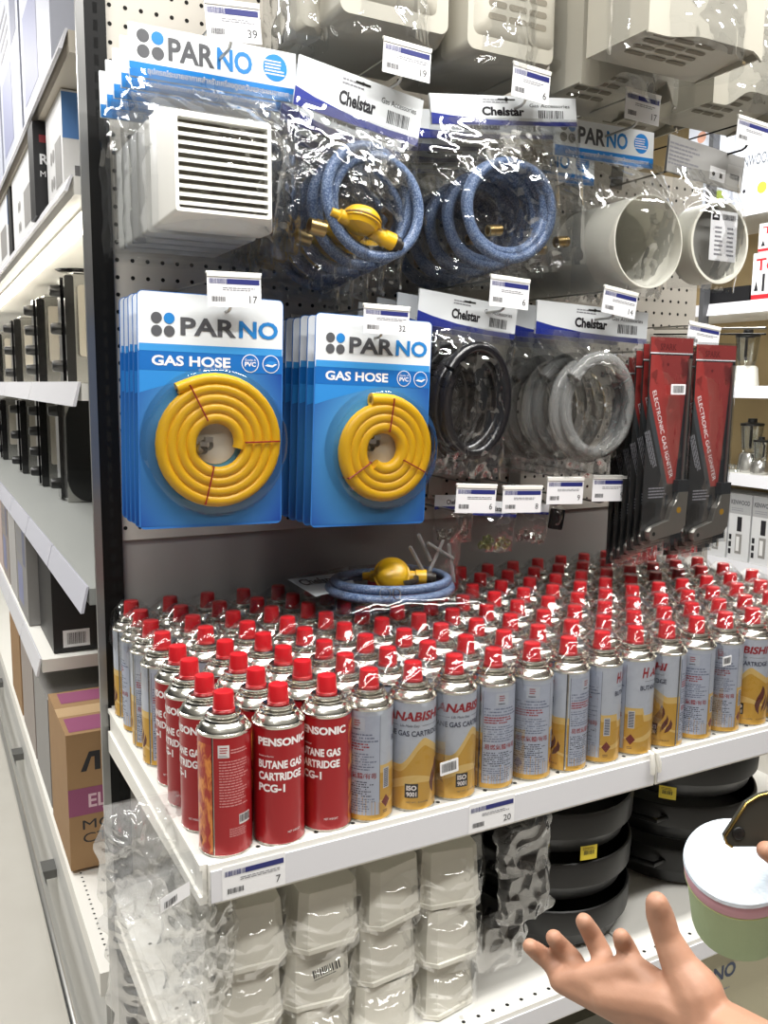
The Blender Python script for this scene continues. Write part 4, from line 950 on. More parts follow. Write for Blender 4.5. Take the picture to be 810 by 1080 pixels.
# ------------------------------------------------------------------ bagged white hoods under the shelf
HOODM = mat('hood_plastic', 'E2DFD3', .45); HOODIN = mat('hood_inside', 'CFCCC0', .6)
def hood(w_=.098, d_=.10, h_=.083):
    """tapered square hood, open at the flared bottom, front corners chamfered"""
    def ring(s, ch, y=0):
        a, b = w_/2*s, d_/2*s; c = ch
        return [(-a, -b+c), (-a+c, -b), (a-c, -b), (a, -b+c), (a, b-c), (a-c, b), (-a+c, b), (-a, b-c)]
    mb = MB(); lv = ((.84, .010, h_), (.86, .010, h_-.003), (.935, .012, .012), (.945, .012, .007), (1.0, .016, .006), (1.0, .016, 0), (.97, .016, 0), (.90, .012, .012), (.82, .010, h_-.004))
    mb.loft([[(x, y, z) for x, y in ring(s, c)] for s, c, z in lv], HOODM, True, True)
    return mb
protoH = None
HC = 0
cols = [(.035, 3), (.137, 3), (.240, 3), (.343, 3)]
RN = ('bottom', 'middle', 'top'); CN = ('leftmost', 'second', 'third', 'rightmost')
jit = random.Random(4)
for ci, (x, n_) in enumerate(cols):
    for back in (0, 1):
        for r in range(n_):
            y = .045+back*.125; z = LZ+.002+r*.0865
            if back and not (ci in (0, 1, 2, 3) and r == 2): continue
            if protoH is None:
                protoH = hood().build('vent_hood', smooth=30, fix=True)
                bag_mesh(-.064, -.001, .066, .086, .064, .060, 91, THINF, n=28, amp=.007, freq=30, flare=.004, taper=.0).build('bag', protoH, smooth=60)
                o = protoH
            else: o = copy_tree(protoH)
            o.location = (x+jit.uniform(-.004, .004)+.01*r*.3, y+jit.uniform(-.006, .006), z); o.rotation_euler = (jit.uniform(-.03, .03), jit.uniform(-.03, .03), jit.uniform(-.2, .2))
            tag(o, 'bagged white hood, %s of the %s stack%s under the shelf' % (RN[r], CN[ci], ' in the second row back' if back else ''), 'vent', 'bagged white hoods under the shelf')
# loose crinkled bag hanging out on the left
MILKY2 = film_mat('milky_crinkle', base=.03, gain=.4, rough=.05, bscale=22, bstr=.7, milky=.17, bdist=.004)
def loose_bag(px, py, Y, w_, h_, dep, seed, lab, amp=.016, mt=None, freq=30):
    p = at(px, py, Y); e = bag_mesh(0, -h_, w_, 0, dep, dep, seed, mt or MILKY, n=56, amp=amp, freq=freq, flare=.02, taper=.1).build('plastic_bag', loc=p, smooth=60); return tag(e, lab, 'plastic bag', 'crinkled plastic bags')
loose_bag(108, 850, .12, .105, .15, .03, 95, 'crumpled milky plastic bag poking out beside the black upright', mt=MILKY2)
loose_bag(175, 902, -.012, .075, .20, .025, 96, 'crumpled clear plastic bag hanging below the shelf corner', mt=FILM)
loose_bag(118, 930, .05, .13, .20, .04, 97, 'crumpled milky plastic bag bulging out low at the left of the hoods', mt=MILKY2)
loose_bag(528, 866, .0, .085, .090, .006, 98, 'loose clear bag end beside the top right hood', mt=THINF, amp=.012, freq=13)
loose_bag(530, 915, -.01, .080, .090, .006, 99, 'loose clear bag end beside the middle right hood', mt=THINF, amp=.012, freq=13)
loose_bag(505, 968, -.015, .075, .085, .006, 100, 'loose clear bag end beside the bottom right hood', mt=THINF, amp=.012, freq=13)
p = at(185, 950, -.045)
mb = MB(); mb.rect(-.018, -.008, .018, .010, 0, PAPER, fn=lambda x, y, z: (x, y+.004*math.sin(x*120), z+.25*x)); mb.bars(-.014, -.004, .010, .004, -.0006, INK, 14, 3, fn=lambda x, y, z: (x, y+.004*math.sin(x*120), z+.25*x))
o = mb.build('paper_label', loc=p-Vector(at(175, 905, -.012)), smooth=0); o.parent = bpy.data.objects['plastic_bag.001']
# barcode printed on the visible hood
o = MB(); o.bars(-.02, -.006, .02, .006, 0, INK, 14, 6); o.lines(-.02, -.010, .02, -.007, 0, INK, 1, 3); p = at(345, 1022, -.012); tag(o.build('barcode_label', loc=p, rot=(0, -.2, -.1), smooth=0), 'black barcode label on the lower white hood nearest the middle', 'sticker')

# ------------------------------------------------------------------ black pans
PANB = mat('pan_black', '0B0B0B', .35, coat=.1); PANR = mat('pan_rim', '191919', .4)
def pan(R, h_):
    mb = MB(); mb.lathe([(.001, .004), (R*.86, .004), (R*.90, .008), (R*.95, h_*.40), (R*.96, h_*.44)], PANB, 56)
    mb.lathe([(R*.96, h_*.44), (R*1.0, h_*.46), (R*1.01, h_*.90), (R*1.0, h_*.98), (R*.985, h_), (R*.97, h_*.98), (R*.955, h_*.5), (R*.90, .014), (.001, .010)], PANR, 56)
    return mb
def pan_things(cx, cy, R, n, dz, where):
    for k in range(n):
        o = pan(R, .078).build('steamboat_pan', loc=(cx, cy, LZ+.001+k*dz), smooth=35)
        tag(o, 'round black pan, %s of the stack %s' % (('bottom', 'second up', 'top')[k] if n == 3 else ('bottom', 'top')[k], where), 'pan', 'black pans on the lower shelf')
        for s_i in (-1, 1):
            a = .5+PI*(s_i < 0)
            MB().tube([(R*math.cos(a-.2), R*math.sin(a-.2), .055), ((R+.028)*math.cos(a-.12), (R+.028)*math.sin(a-.12), .058), ((R+.028)*math.cos(a+.12), (R+.028)*math.sin(a+.12), .058), (R*math.cos(a+.2), R*math.sin(a+.2), .055)], .005, PANB, 8).build('handle', o)
pan_things(.635, .165, .150, 3, .083, 'beside the bagged hoods')
pan_things(.985, .20, .155, 3, .085, 'behind the fabric pouch')
def ysticker(px, py, cx, cy, R, lab, seed):
    d = ray(px, py); a = d.x**2+d.y**2; ox, oy = CAM.x-cx, CAM.y-cy; b = ox*d.x+oy*d.y; t = (-b-math.sqrt(max(0, b*b-a*(ox*ox+oy*oy-R*R))))/a; p = CAM+d*t
    ang = math.atan2(p.y-cy, p.x-cx)
    def f(x, y, z): aa = ang+x/R; return ((R-y)*math.cos(aa)-R*math.cos(ang), (R-y)*math.sin(aa)-R*math.sin(ang), z)
    mb = MB(); mb.rect(-.015, -.012, .015, .012, -.0005, mat('sticker_yellow', 'E6CF3A', .5), f, nu=4); mb.bars(-.009, -.003, .009, .004, -.001, INK, 12, seed, f); mb.lines(-.011, .005, .011, .010, -.001, mat('sticker_ochre', '8A7420', .5), 2, seed, fn=f)
    tag(mb.build('price_sticker', loc=p, smooth=0), lab, 'sticker', 'yellow price stickers')
ysticker(621, 899, .635, .165, .1530, 'yellow price sticker on the pan stack beside the bagged hoods', 5)
ysticker(704, 836, .985, .20, .158, 'yellow price sticker on the pans behind the pouch', 7)
p = at(763, 804, SY0+.01); mb = MB(); mb.add([(0, 0, 0), (.024, 0, .004), (.022, .004, -.010), (.004, .004, -.006)], [(0, 3, 2, 1)], PAPER); mb.add([(0, .0008, 0), (.024, .0008, .004), (.022, .0048, -.010), (.004, .0048, -.006)], [(0, 1, 2, 3)], PAPER)
tag(mb.build('paper_scrap', loc=p, smooth=0), 'white paper corner sticking out under the shelf rail at right', 'paper')

# ------------------------------------------------------------------ carton under the lower shelf
def carton(name, x0, x1, y0, y1, z0, z1, m_, lab, cat='box', text=None, tm=None, extra=None):
    e = empty(name, (x0, y0, z0), label=lab, cat=cat); W, D, H = x1-x0, y1-y0, z1-z0
    mb = MB(); mb.box(0, W, 0, D, 0, H, m_); mb.build('box_body', e, smooth=0)
    if extra: extra(e, W, D, H)
    return e
def x_carton(e, W, D, H):
    mb = MB(); mb.box(0, W, -.002, D, H, H+.012, mat('carton_lid', '3A3B3A', .5)); mb.build('lid', e, smooth=0)
    mb = MB(); mb.text('PARNO', .095, H-.062, .215, H-.034, -.0006, mat('carton_navy', '33415E', .5), .03); mb.lines(.10, H-.085, .21, H-.072, -.0006, INKG, 2, 4); mb.build('print', e, smooth=0)
carton('carton', .715, 1.20, SY0+.012, .40, S-.775, S-.405, mat('carton_buff', 'B3AD92', .6), 'buff carton with a dark lid and blue lettering under the lower shelf, bottom right', extra=x_carton)
carton('carton', .15, .68, SY0+.03, .40, S-.775, S-.45, mat('carton_grey', '6E6C60', .6), 'grey carton under the lower shelf, left of the buff one')

# ------------------------------------------------------------------ fabric pouch and dark clip, held by a hand
def nrm(v): return Vector(v).normalized()
pc = atd(778, 938, .845)
vd = ray(779, 937).normalized(); vu = (UU-vd*UU.dot(vd)).normalized(); ax = (-vd*.80+vu*.60).normalized()
e1 = vd.cross(vu).normalized(); e2 = ax.cross(e1)
Mp = Matrix((e1, e2, ax)).transposed()
e = empty('fabric_pouch', pc, Mp.to_euler(), 'round fabric pouch, pale green below, pink band, pale blue top', 'pouch')
GRN = mat('pouch_green', 'A4B78F', .7, bump=(120, .3)); PNK = mat('pouch_pink', 'C79AA8', .7, bump=(150, .3)); BLU_ = mat('pouch_blue', 'BFD7E6', .55, bump=(45, .8, .008), var=('E3E6EE', 30))
RPc = .0475
mb = MB(); mb.lathe([(.001, -.052), (.036, -.052), (.0425, -.049), (.0435, -.044), (.0455, 0), (RPc, .022)], GRN, 48); mb.build('lower_part', e)
mb = MB(); mb.lathe([(RPc, .022), (RPc+.0008, .024), (RPc+.0012, .034), (RPc, .037)], PNK, 48); mb.build('band', e)
mb = MB(); mb.lathe([(RPc, .037), (RPc+.0016, .040), (RPc+.0006, .0435), (.043, .0455), (.030, .045), (.018, .043), (.0001, .0425)], BLU_, 48); mb.build('top', e)
mb = MB(); mb.lathe([(RPc+.0004, .0205), (RPc+.0010, .0215), (RPc+.0004, .0225)], mat('pouch_piping', 'B9C48A', .6), 48); mb.build('piping', e)
# dark plate with a hole
D0 = .80
pts = [(764, 882), (787, 847), (800, 839), (830, 832), (850, 900), (812, 893), (772, 893), (766, 889)]
o3 = atd(790, 870, D0-.02)
front = [atd(x, y, D0-.02)-o3 for x, y in pts]; back = [p+WW*.006 for p in front]
mb = MB(); n = len(front); DK = mat('dark_bronze', '3C3D37', .4, .2)
mb.add(front+back, [tuple(range(n)), tuple(reversed(range(n, 2*n)))]+[(i, i+n, (i+1) % n+n, (i+1) % n) for i in range(n)], DK)
e = mb.build('metal_clip', loc=o3, smooth=0, fix=True); tag(e, 'dark bronze metal clip with a round hole held over the pouch', 'clip')
hp = atd(779, 879, D0-.021)-o3; mb = MB(); MM = Matrix((RR, UU, -WW)).transposed(); mb.lathe([(.0005, .0012), (.0045, .0012), (.0055, .0006), (.0058, 0)], mat('hole_black', '0B0B0A', .5), 18, hp, MM); mb.build('hole', e)
mb = MB(); mb.tube([front[k]*1.0-WW*.0008 for k in (6, 7, 0, 1, 2, 3)], .0013, mat('gold_edge', 'B59C5A', .25, 1.0), 8); mb.build('gold_edge', e)

# ------------------------------------------------------------------ hands
SKIN = mat('skin', 'BC9076', .55, sss=.05, var=('A87A62', 22), bump=(160, .25, .001))
NAIL = mat('nail', 'D9A790', .3)
def capsule_chain(mb, pts, rad, n=12, sub=4):
    P = []; R = []
    for k in range(len(pts)-1):
        for s_i in range(sub):
            t = s_i/sub; P.append(Vector(pts[k]).lerp(Vector(pts[k+1]), t)); R.append(rad[k]+(rad[k+1]-rad[k])*t)
    P.append(Vector(pts[-1])); R.append(rad[-1])
    # rounded ends
    d = (P[-1]-P[-2]).normalized(); r = R[-1]
    for a in (.35, .65, .88, .99): P.append(Vector(pts[-1])+d*r*a); R.append(r*math.sqrt(max(.001, 1-a*a)))
    d = (P[0]-P[1]).normalized(); r = R[0]
    for a in (.5, .85, .99): P.insert(0, Vector(pts[0])+d*r*a); R.insert(0, r*math.sqrt(max(.001, 1-a*a)))
    mb.tube(P, R, SKIN, n)
def flesh(name, chains, org_, voxel=.0022, smooth_it=6):
    mb = MB()
    for pts, rad in chains: capsule_chain(mb, [Vector(p)-org_ for p in pts], rad)
    o = mb.build(name, loc=org_, smooth=0, fix=True)
    r = o.modifiers.new('r', 'REMESH'); r.mode = 'VOXEL'; r.voxel_size = voxel; r.use_smooth_shade = True
    s_m = o.modifiers.new('s', 'SMOOTH'); s_m.factor = .5; s_m.iterations = smooth_it
    bpy.context.view_layer.update(); dg = bpy.context.evaluated_depsgraph_get(); me = bpy.data.meshes.new_from_object(o.evaluated_get(dg))
    o.modifiers.clear(); o.data = me; me.materials.clear(); me.materials.append(SKIN)
    for p in me.polygons: p.use_smooth = True
    return o
T = lambda x, y, d: atd(x, y, d)
wrist = T(742, 1082, .70)
ch = []
ch.append(([T(900, 1190, .60), T(820, 1135, .65), T(760, 1092, .69)], [.036, .033, .027]))                     # forearm
# palm: fans of thick bones from wrist to knuckles
kn = {'i': T(668, 1022, .735), 'm': T(640, 1028, .745), 'r': T(613, 1032, .755), 'p': T(592, 1034, .765)}
for k, rr in (('i', (.024, .019, .0125)), ('m', (.024, .020, .0125)), ('r', (.023, .020, .0120)), ('p', (.022, .018, .0110))):
    mid = wrist.lerp(kn[k], .5)+UU*-.004
    ch.append(([wrist.lerp(T(742, 1082, .70), 1), mid, kn[k]], rr))
ch.append(([kn['i'], kn['m'], kn['r'], kn['p']], [.0125, .0125, .012, .0105]))
ch.append(([wrist, T(700, 1058, .715), T(640, 1050, .74)], [.024, .021, .016]))
# fingers
ch.append(([kn['i'], T(664, 1008, .745), T(658, 995, .745), T(655, 988, .738)], [.0105, .0095, .0088, .0075]))
ch.append(([kn['m'], T(634, 1005, .762), T(624, 985, .765), T(616, 972, .758)], [.0108, .0098, .0090, .0078]))
ch.append(([kn['r'], T(604, 1012, .772), T(591, 998, .775), T(584, 989, .768)], [.0104, .0094, .0088, .0076]))
ch.append(([kn['p'], T(582, 1016, .778), T(567, 1004, .780), T(559, 998, .774)], [.0096, .0088, .0084, .0072]))
# thumb
ch.append(([wrist, T(733, 1045, .705), T(717, 1018, .715), T(703, 988, .722), T(696, 965, .722), T(693, 953, .718)], [.026, .0225, .0155, .0118, .0118, .0098]))
o = flesh('person', ch, wrist); tag(o, 'open hand and wrist, palm up with spread fingers, reaching in at bottom right', 'person')
# thumb tip of the other hand at the right edge
ch = [([T(860, 935, .74), T(838, 915, .76), T(818, 902, .77), T(808, 897, .768)], [.014, .0115, .0105, .0088]), ([T(900, 960, .72), T(860, 935, .74)], [.026, .018]), ([T(900, 960, .72), T(870, 900, .79), T(835, 880, .80)], [.024, .012, .0085]), ([T(900, 960, .72), T(880, 880, .81), T(845, 862, .81)], [.022, .011, .0085])]
o = flesh('person', ch, T(860, 935, .74)); tag(o, 'fingertip of a hand gripping the dark metal clip at the right edge', 'person')

# ------------------------------------------------------------------ side gondolas (both face -x; local x = -world y, front = local -y)
RZ = (0, 0, -PI/2)
def sbox(x, y_far, y_near, z0, z1, depth, m_, lab, cat='box', group=None, deco=None, name='product_box', end=None):
    """box standing on a side gondola: front plane at world x, between y_near and y_far"""
    e = empty(name, (x, y_far, S+z0), RZ, lab, cat, group); W = y_far-y_near; H = z1-z0
    mb = MB(); mb.box(0, W, 0, depth, 0, H, m_)
    if deco: deco(mb, W, H, depth)
    mb.build('box_body', e, smooth=0); return e
def endfn(W):                       # draws on the face that looks towards the photographer (world -y = local +x)
    return lambda x, y, z: (W-y, x, z)
def side_shelf(x, y0, y1, z, depth, lab, mt, rail=.04, lip=True, thick=.03, strips=0, stripm=None):
    e = empty('side_shelf', (x, y1, S+z), RZ, lab, 'shelf'); W = y1-y0
    mb = MB(); mb.box(0, W, 0, depth, -thick, 0, mt); mb.build('deck', e, smooth=0)
    if lip:
        n = max(1, strips)
        for k in range(n):
            a, b = W*k/n+.004, W*(k+1)/n-.004
            mb = MB(); mb.add([(a, -.004, .003), (b, -.004, .003), (b, -.016, -rail), (a, -.016, -rail), (a, 0, .003), (b, 0, .003), (b, -.010, -rail), (a, -.010, -rail)], [(0, 3, 2, 1), (4, 5, 6, 7), (0, 1, 5, 4), (3, 7, 6, 2), (0, 4, 7, 3), (1, 2, 6, 5)], stripm or LIP)
            mb.build('price_rail', e, smooth=0, fix=True)
    return e
GREYDECK = mat('grey_deck', 'A9ABA8', .35, var=('9C9F9D', 300)); CREAM = mat('cream_steel', 'CFC7B8', .45); RAILC = mat('rail_clear', 'CBCCD8', .2)
LX = -.05
side_shelf(LX, .613, 4.8, 1.14, .42, 'cream shelf seen from below at the upper left, carrying pale boxes', CREAM, rail=.03, thick=.035)
side_shelf(LX, .613, 4.8, .91, .42, 'white lit shelf at the left carrying black and white appliance boxes', WHITE, rail=.025, thick=.03)
side_shelf(LX, .613, 4.8, .565, .42, 'white shelf at the left under the upright stoves with knobs', WHITE, rail=.04, thick=.03, strips=6)
side_shelf(LX, .613, 4.8, .200, .42, 'grey-topped shelf at the left with a clear price rail, stoves standing on it', GREYDECK, rail=.045, thick=.03, strips=9, stripm=RAILC)
side_shelf(LX, 1.42, 4.8, -.165, .42, 'white shelf at the left ending beside the black box with a barcode', WHITE, rail=.045, thick=.035, strips=8)
e = side_shelf(LX, .66, 4.8, -.585, .42, 'white perforated bottom shelf at the left under the brown carton', WHITE, rail=.05, thick=.05, lip=False)
mb = MB()
for k in range(60): mb.add([(4.8-.66-.02-k*.02+.004*math.cos(q*PI/3), .02, .0) for q in range(6)] and [(4.14-.03-k*.02+.003*math.cos(q*PI/3), .025+.003*math.sin(q*PI/3), .0004) for q in range(6)], [tuple(range(6))], HOLE)
o = mb.build('perforations', e, smooth=0); o['kind'] = 'stuff'
mb = MB(); mb.box(LX+.01, .42, .66, 4.8, 0, S-.64, mat('plinth_grey', 'CFCFCB', .5)); struct(mb.build('trim_plinth', smooth=0))
mb = MB(); mb.box(.40, .43, .64, 4.8, 0, 2.4, mat('back_panel_white', 'DADAD7', .5)); struct(mb.build('wall_side_panel', smooth=0))
e = empty('bumper_rail', (LX-.035, .7, S-.76), label='chrome bumper rail running along the floor at the left', cat='rail')
MB().tube([(0, 0, 0), (0, 4.0, 0)], .015, mat('rail_chrome', 'F0F0EE', .22, 1.0), 14).build('rail_bar', e)
for k in range(4): MB().box(-.008, .05, .72+k*.85-.03, .72+k*.85+.03, -.012, .012, mat('bracket_grey', '6E6E6C', .4, .5)).build('rail_bracket', e, smooth=0)
# fluorescent tube under the lit shelf
e = empty('shelf_lamp', (LX+.05, .7, S+.865), label='bright fluorescent tube under the left shelf', cat='lamp')
MB().tube([(0, 0, 0), (0, 2.6, 0)], .009, mat('tube_glow', 'FFF8EA', .5, emit=9), 10).build('glass_tube', e)
MB().box(-.02, .02, -.01, 2.61, .011, .018, WHITE).build('lamp_housing', e, smooth=0)
# boxes on the top cream shelf
PALE = mat('box_pale_blue', 'B9BDCB', .45); BW = mat('box_white', 'E4E4E4', .4); BB = mat('box_black', '17171A', .4); GB = mat('box_grey', '8E8C8A', .5)
def d_pale(mb, W, H, D):
    R = random.Random(int(W*1e4)); mb.rect(W*.1, H*.1, W*.6, H*.5, -.0006, mat('box_violet', '8488A8', .5)); mb.rect(W*.65, H*.55, W*.9, H*.9, -.0006, mat('box_slate', '6D7085', .5)); mb.lines(W*.1, H*.6, W*.55, H*.85, -.0006, INKG, 4, 4)
for k, (a, b) in enumerate(((1.32, .85), (1.85, 1.36), (2.4, 1.9), (3.0, 2.45))):
    sbox(LX+.005, a, b, 1.142, 1.62, .36, PALE, 'pale blue and violet printed carton on the top left shelf, %s from the near end' % NUM[k], group='pale cartons on the top left shelf', deco=d_pale)
# boxes on the lit shelf
def d_white(mb, W, H, D):
    for k in range(4): mb.disc(W*.3+.03*(k % 2), H*.25+.05*(k//2), .013, -.0006, GB, 12)
    mb.rect(W*.55, H*.15, W*.9, H*.6, -.0006, GB)
    f = endfn(W); mb.rect(.02, H*.08, .14, H*.30, -.0006, mat('photo_grey', '6A6A6C', .5), f); mb.rect(.0, H*.55, .05, H*.98, -.0006, mat('box_blue_patch', '5D8CCB', .5), f)
def d_black(mb, W, H, D):
    f = endfn(W); mb.text('R', .012, H*.55, .03, H*.66, -.0006, PAPER, .03, 0, f, 'l'); mb.text('M', .012, H*.42, .024, H*.48, -.0006, PAPER, .0, 0, f, 'l'); mb.rect(.012, H*.78, .03, H*.86, -.0006, mat('box_red_mark', '8E2A30', .5), f)
sbox(LX+.012, 1.02, .80, .912, 1.102, .30, BW, 'white appliance box with a grey photo, nearest on the lit left shelf', deco=d_white)
sbox(LX-.012, 1.12, 1.035, .912, 1.102, .33, BB, 'slim black box with white lettering, nearer one on the lit left shelf', deco=d_black)
sbox(LX+.004, 1.66, 1.17, .912, 1.10, .33, BW, 'white box with round grey prints behind the nearer slim black box', deco=d_white)
sbox(LX+.004, 1.80, 1.72, .912, 1.102, .33, BB, 'slim black box with white lettering, farther one on the lit left shelf', deco=d_black)
sbox(LX+.004, 2.35, 1.82, .912, 1.10, .33, BW, 'white box with round grey prints, farthest on the lit left shelf', deco=d_white)
# stoves on edge
GLOSSY = mat('stove_black', '101012', .12, coat=.6); STST = mat('stove_steel', 'BDBCB8', .22, .9); KNOB = mat('knob_black', '161616', .35)
def stove(x, y, z, w_, h_, d_, lab, oval=False, knobs=3):
    e = empty('gas_stove', (x, y, S+z+.001), RZ, lab, 'stove', 'stoves standing on edge')
    mb = MB(); mb.box(0, w_, .03, d_, 0, h_, STST); mb.build('steel_body', e, smooth=0)
    mb = MB()
    if oval: mb.prism(rrect(.03, 0.0, d_*.95, h_, .07, 6), 0, .018, GLOSSY)
    else:
        mb.prism(rrect(.02, .0, .045, h_*.98, .006, 3), 0, .012, GLOSSY); mb.prism(rrect(.055, h_*.25, d_*.9, h_*.9, .008, 3), 0, .008, mat('stove_pale', 'C9C2B4', .25, .3))
    o = mb.build('glass_plate', e, smooth=40); o.rotation_euler = (0, 0, PI/2); o.location = (w_+.016, 0, 0)
    mb = MB(); mb.box(-.004, w_*.5, .018, .03, h_*.02, h_*.98, GLOSSY); mb.build('control_panel', e, smooth=0)
    for k in range(knobs):
        z_ = h_*(.16+.7*k/max(1, knobs-1)); MB().lathe([(.001, -.026), (.013, -.026), (.016, -.022), (.018, 0)], KNOB, 18, (w_*.28, .018, z_), Matrix.Rotation(-PI/2, 3, 'X')).build('knob', e, fix=True)
    mb = MB(); mb.tube([(w_*.05, .05, h_+.006), (w_*.9, .05, h_+.006), (w_*.9, d_*.8, h_+.006)], .005, CHROME, 8); mb.build('pan_support', e)
    return e
stove(LX+.100, 1.72, .565, .10, .30, .30, 'steel stove on edge with black knobs, nearest on the shelf under the lamp')
stove(LX+.075, 2.15, .565, .10, .27, .28, 'black and steel stove on edge with four knobs, second under the lamp', knobs=4)
stove(LX+.060, 2.75, .565, .12, .24, .28, 'black stove on edge with knobs, third under the lamp', knobs=3)
stove(LX+.050, 3.5, .565, .14, .22, .28, 'dark stove on edge, farthest under the lamp', knobs=3)
stove(LX+.110, 1.95, .20, .12, .325, .30, 'stove with a rounded black glass plate, nearest on the grey-topped shelf', oval=True, knobs=2)
stove(LX+.100, 2.40, .20, .08, .31, .28, 'slim black stove on edge with knobs, second on the grey-topped shelf', knobs=4)
stove(LX+.085, 2.95, .20, .12, .30, .28, 'black stove on edge with knobs, third on the grey-topped shelf', knobs=3)
stove(LX+.07, 3.7, .20, .14, .29, .28, 'black stove on edge, farthest on the grey-topped shelf', knobs=3)
e = empty('grill_pan', (LX+.165, 1.66, S+.877), label='round chrome-rimmed grill lid on top of the nearest steel stove', cat='pan')
mb = MB(); mb.lathe([(.001, -.004), (.05, -.002), (.066, .006), (.07, .012), (.07, .024), (.062, .027), (.001, .028)], GLOSSY, 32); mb.build('lid_body', e); mb = MB(); mb.lathe([(.0705, .010), (.0725, .012), (.0725, .024), (.0705, .026)], CHROME, 32); mb.build('rim', e)
# boxes on the shelf that ends with the black box
def d_bar(mb, W, H, D):
    f = endfn(W); mb.rect(.025, .012, .095, .06, -.0006, PAPER, f); mb.bars(.036, .020, .085, .052, -.001, INK, 16, 4, f)
sbox(LX+.035, 1.75, 1.46, -.162, .165, .30, BB, 'tall black carton with a white barcode label at the end of the left shelf', deco=d_bar)
mats3 = [GB, mat('box_mid_grey', 'B0AEAC', .5), mat('box_taupe', '9A908A', .5), mat('box_pinkish', 'C4B2AC', .5), BB]
for k, (a, b) in enumerate(((2.08, 1.78), (2.36, 2.11), (2.64, 2.39), (3.04, 2.67), (3.44, 3.09))):
    sbox(LX+.006, a, b, -.162, .15, .30, mats3[k % 5], 'printed appliance carton behind the tall black one, %s after it on the same shelf' % NUM[k], group='cartons under the clear price rail', deco=d_pale if k % 2 == 0 else None)
# the brown carton
KRAFT = mat('kraft_card', 'A07F58', .7, var=('957450', 18)); PURP = mat('carton_purple', '8E4A6C', .6)
def d_kraft(mb, W, H, D):
    f = endfn(W); mb.rect(0, H*.40, D, H*.60, -.0006, PURP, f); mb.text('ELBA', .045, H*.45, .14, H*.55, -.001, mat('carton_pale', 'D9B9C4', .6), .02, 0, f)
    mb.text('MODEL', .030, H*.29, .19, H*.36, -.0006, INK, .0, 0, f); mb.text('CTN NO', .030, H*.19, .21, H*.26, -.0006, INK, .0, 0, f)
    mb.poly([(.03, H*.72), (.05, H*.86), (.075, H*.86), (.075, H*.72), (.062, H*.72), (.062, H*.82), (.055, H*.82), (.043, H*.72)], -.0006, INK, f)
    g = lambda x, y, z: (x, z, H+.0006)
    mb.rect(W*.04, .02, W*.30, D*.95, 0, PURP, lambda x, y, z: (x, z, H+.0006)); mb.rect(W*.65, .01, W*.95, .10, 0, PURP, lambda x, y, z: (x, z, H+.0006))
    mb.rect(W*.4, 0, W*.6, D, 0, mat('tape_clear', 'C3A57E', .3), lambda x, y, z: (x, z, H+.0003))
sbox(LX+.004, 1.36, 1.05, -.575, -.24, .34, KRAFT, 'brown corrugated carton with purple bands at lower left', 'carton', deco=d_kraft, name='carton')
for k, (a, b) in enumerate(((1.72, 1.40), (2.1, 1.75), (2.5, 2.15))):
    sbox(LX+.006, a, b, -.575, (-.27, -.24, -.26)[k], .3, (GB, mat('box_taupe', '9A908A', .5), KRAFT)[k], ('grey carton', 'taupe carton', 'brown carton')[k]+' on the bottom left shelf behind the purple-banded one')

# ------------------------------------------------------------------ the gondola across the aisle at the right
RX = 2.9
TAUPE = mat('beige_backboard', 'B59F74', .55, var=('A8926A', 9))
mb = MB(); mb.box(RX+.38, RX+.42, .6, 4.2, 0, S+1.95, TAUPE); struct(mb.build('wall_right_backboard', smooth=0))
WSH = mat('white_shelf', 'F0EFEA', .35)
def rs(z, lab, th=.05): return side_shelf(RX, .6, 4.2, z, .385, lab, WSH, rail=.05, thick=th)
rs(1.36, 'dark-edged shelf under the large white appliance boxes across the aisle', .05)
rs(.95, 'white shelf under the red and white boxes across the aisle'); rs(.585, 'white shelf under the white blender across the aisle'); rs(.20, 'white shelf under the glass blenders across the aisle'); rs(-.19, 'white shelf under the row of slim grey and white boxes across the aisle')
def pbox(px0, px1, z0, z1, lab, m_, deco=None, depth=.25, group=None, dx=.01):
    a = atx(px0, 400, RX+dx).y; b = atx(px1, 400, RX+dx).y
    return sbox(RX+dx, a, b, z0, z1, depth, m_, lab, 'box', group, deco)
BWHT = mat('box_bluish_white', 'DCE2EE', .35); TRED = mat('box_red', 'B9242E', .45)
def d_ken_big(mb, W, H, D):
    mb.text('KENWOOD', W*.05, H*.32, W*.95, H*.42, -.0008, mat('box_text_grey', '5A5E66', .5), .02); mb.disc(W*.3, H*.7, W*.10, -.0006, mat('box_peach', 'D9A48E', .5)); mb.disc(W*.75, H*.12, W*.12, -.0006, mat('box_lime', 'A9BF3E', .5)); mb.disc(W*.3, H*.12, W*.04, -.0006, INK)
pbox(712, 757, 1.362, 1.85, 'large white appliance box with grey lettering, left of the dark post across the aisle', BWHT, d_ken_big)
pbox(760, 800, 1.362, 1.85, 'large white appliance box with grey lettering, right of the dark post across the aisle', BWHT, d_ken_big)
pbox(801, 845, 1.362, 1.85, 'large white appliance box with grey lettering, cut by the right edge of the photo', BWHT, d_ken_big)
a = atx(757, 120, RX-.01); MB_ = MB(); MB_.box(-.02, .02, -.012, .012, 0, 2.9, mat('post_grey', '4E4F52', .45)); tag(MB_.build('shelf_post', loc=(RX-.02, a.y, 0), smooth=0), 'dark vertical post between the shelves across the aisle', 'shelf post')
def d_tefal(mb, W, H, D):
    mb.text('Tefal', W*.08, H*.62, W*.85, H*.88, -.0008, TRED, .02); mb.rect(0, H*.02, W*.65, H*.12, -.0006, TRED); mb.rect(W*.25, H*.18, W*.31, H*.55, -.0006, INK); mb.disc(W*.72, H*.38, W*.16, -.0006, mat('box_peach', 'D9A48E', .5)); mb.poly([(W*.06, H*.2), (W*.16, H*.2), (W*.11, H*.42)], -.0006, INK)
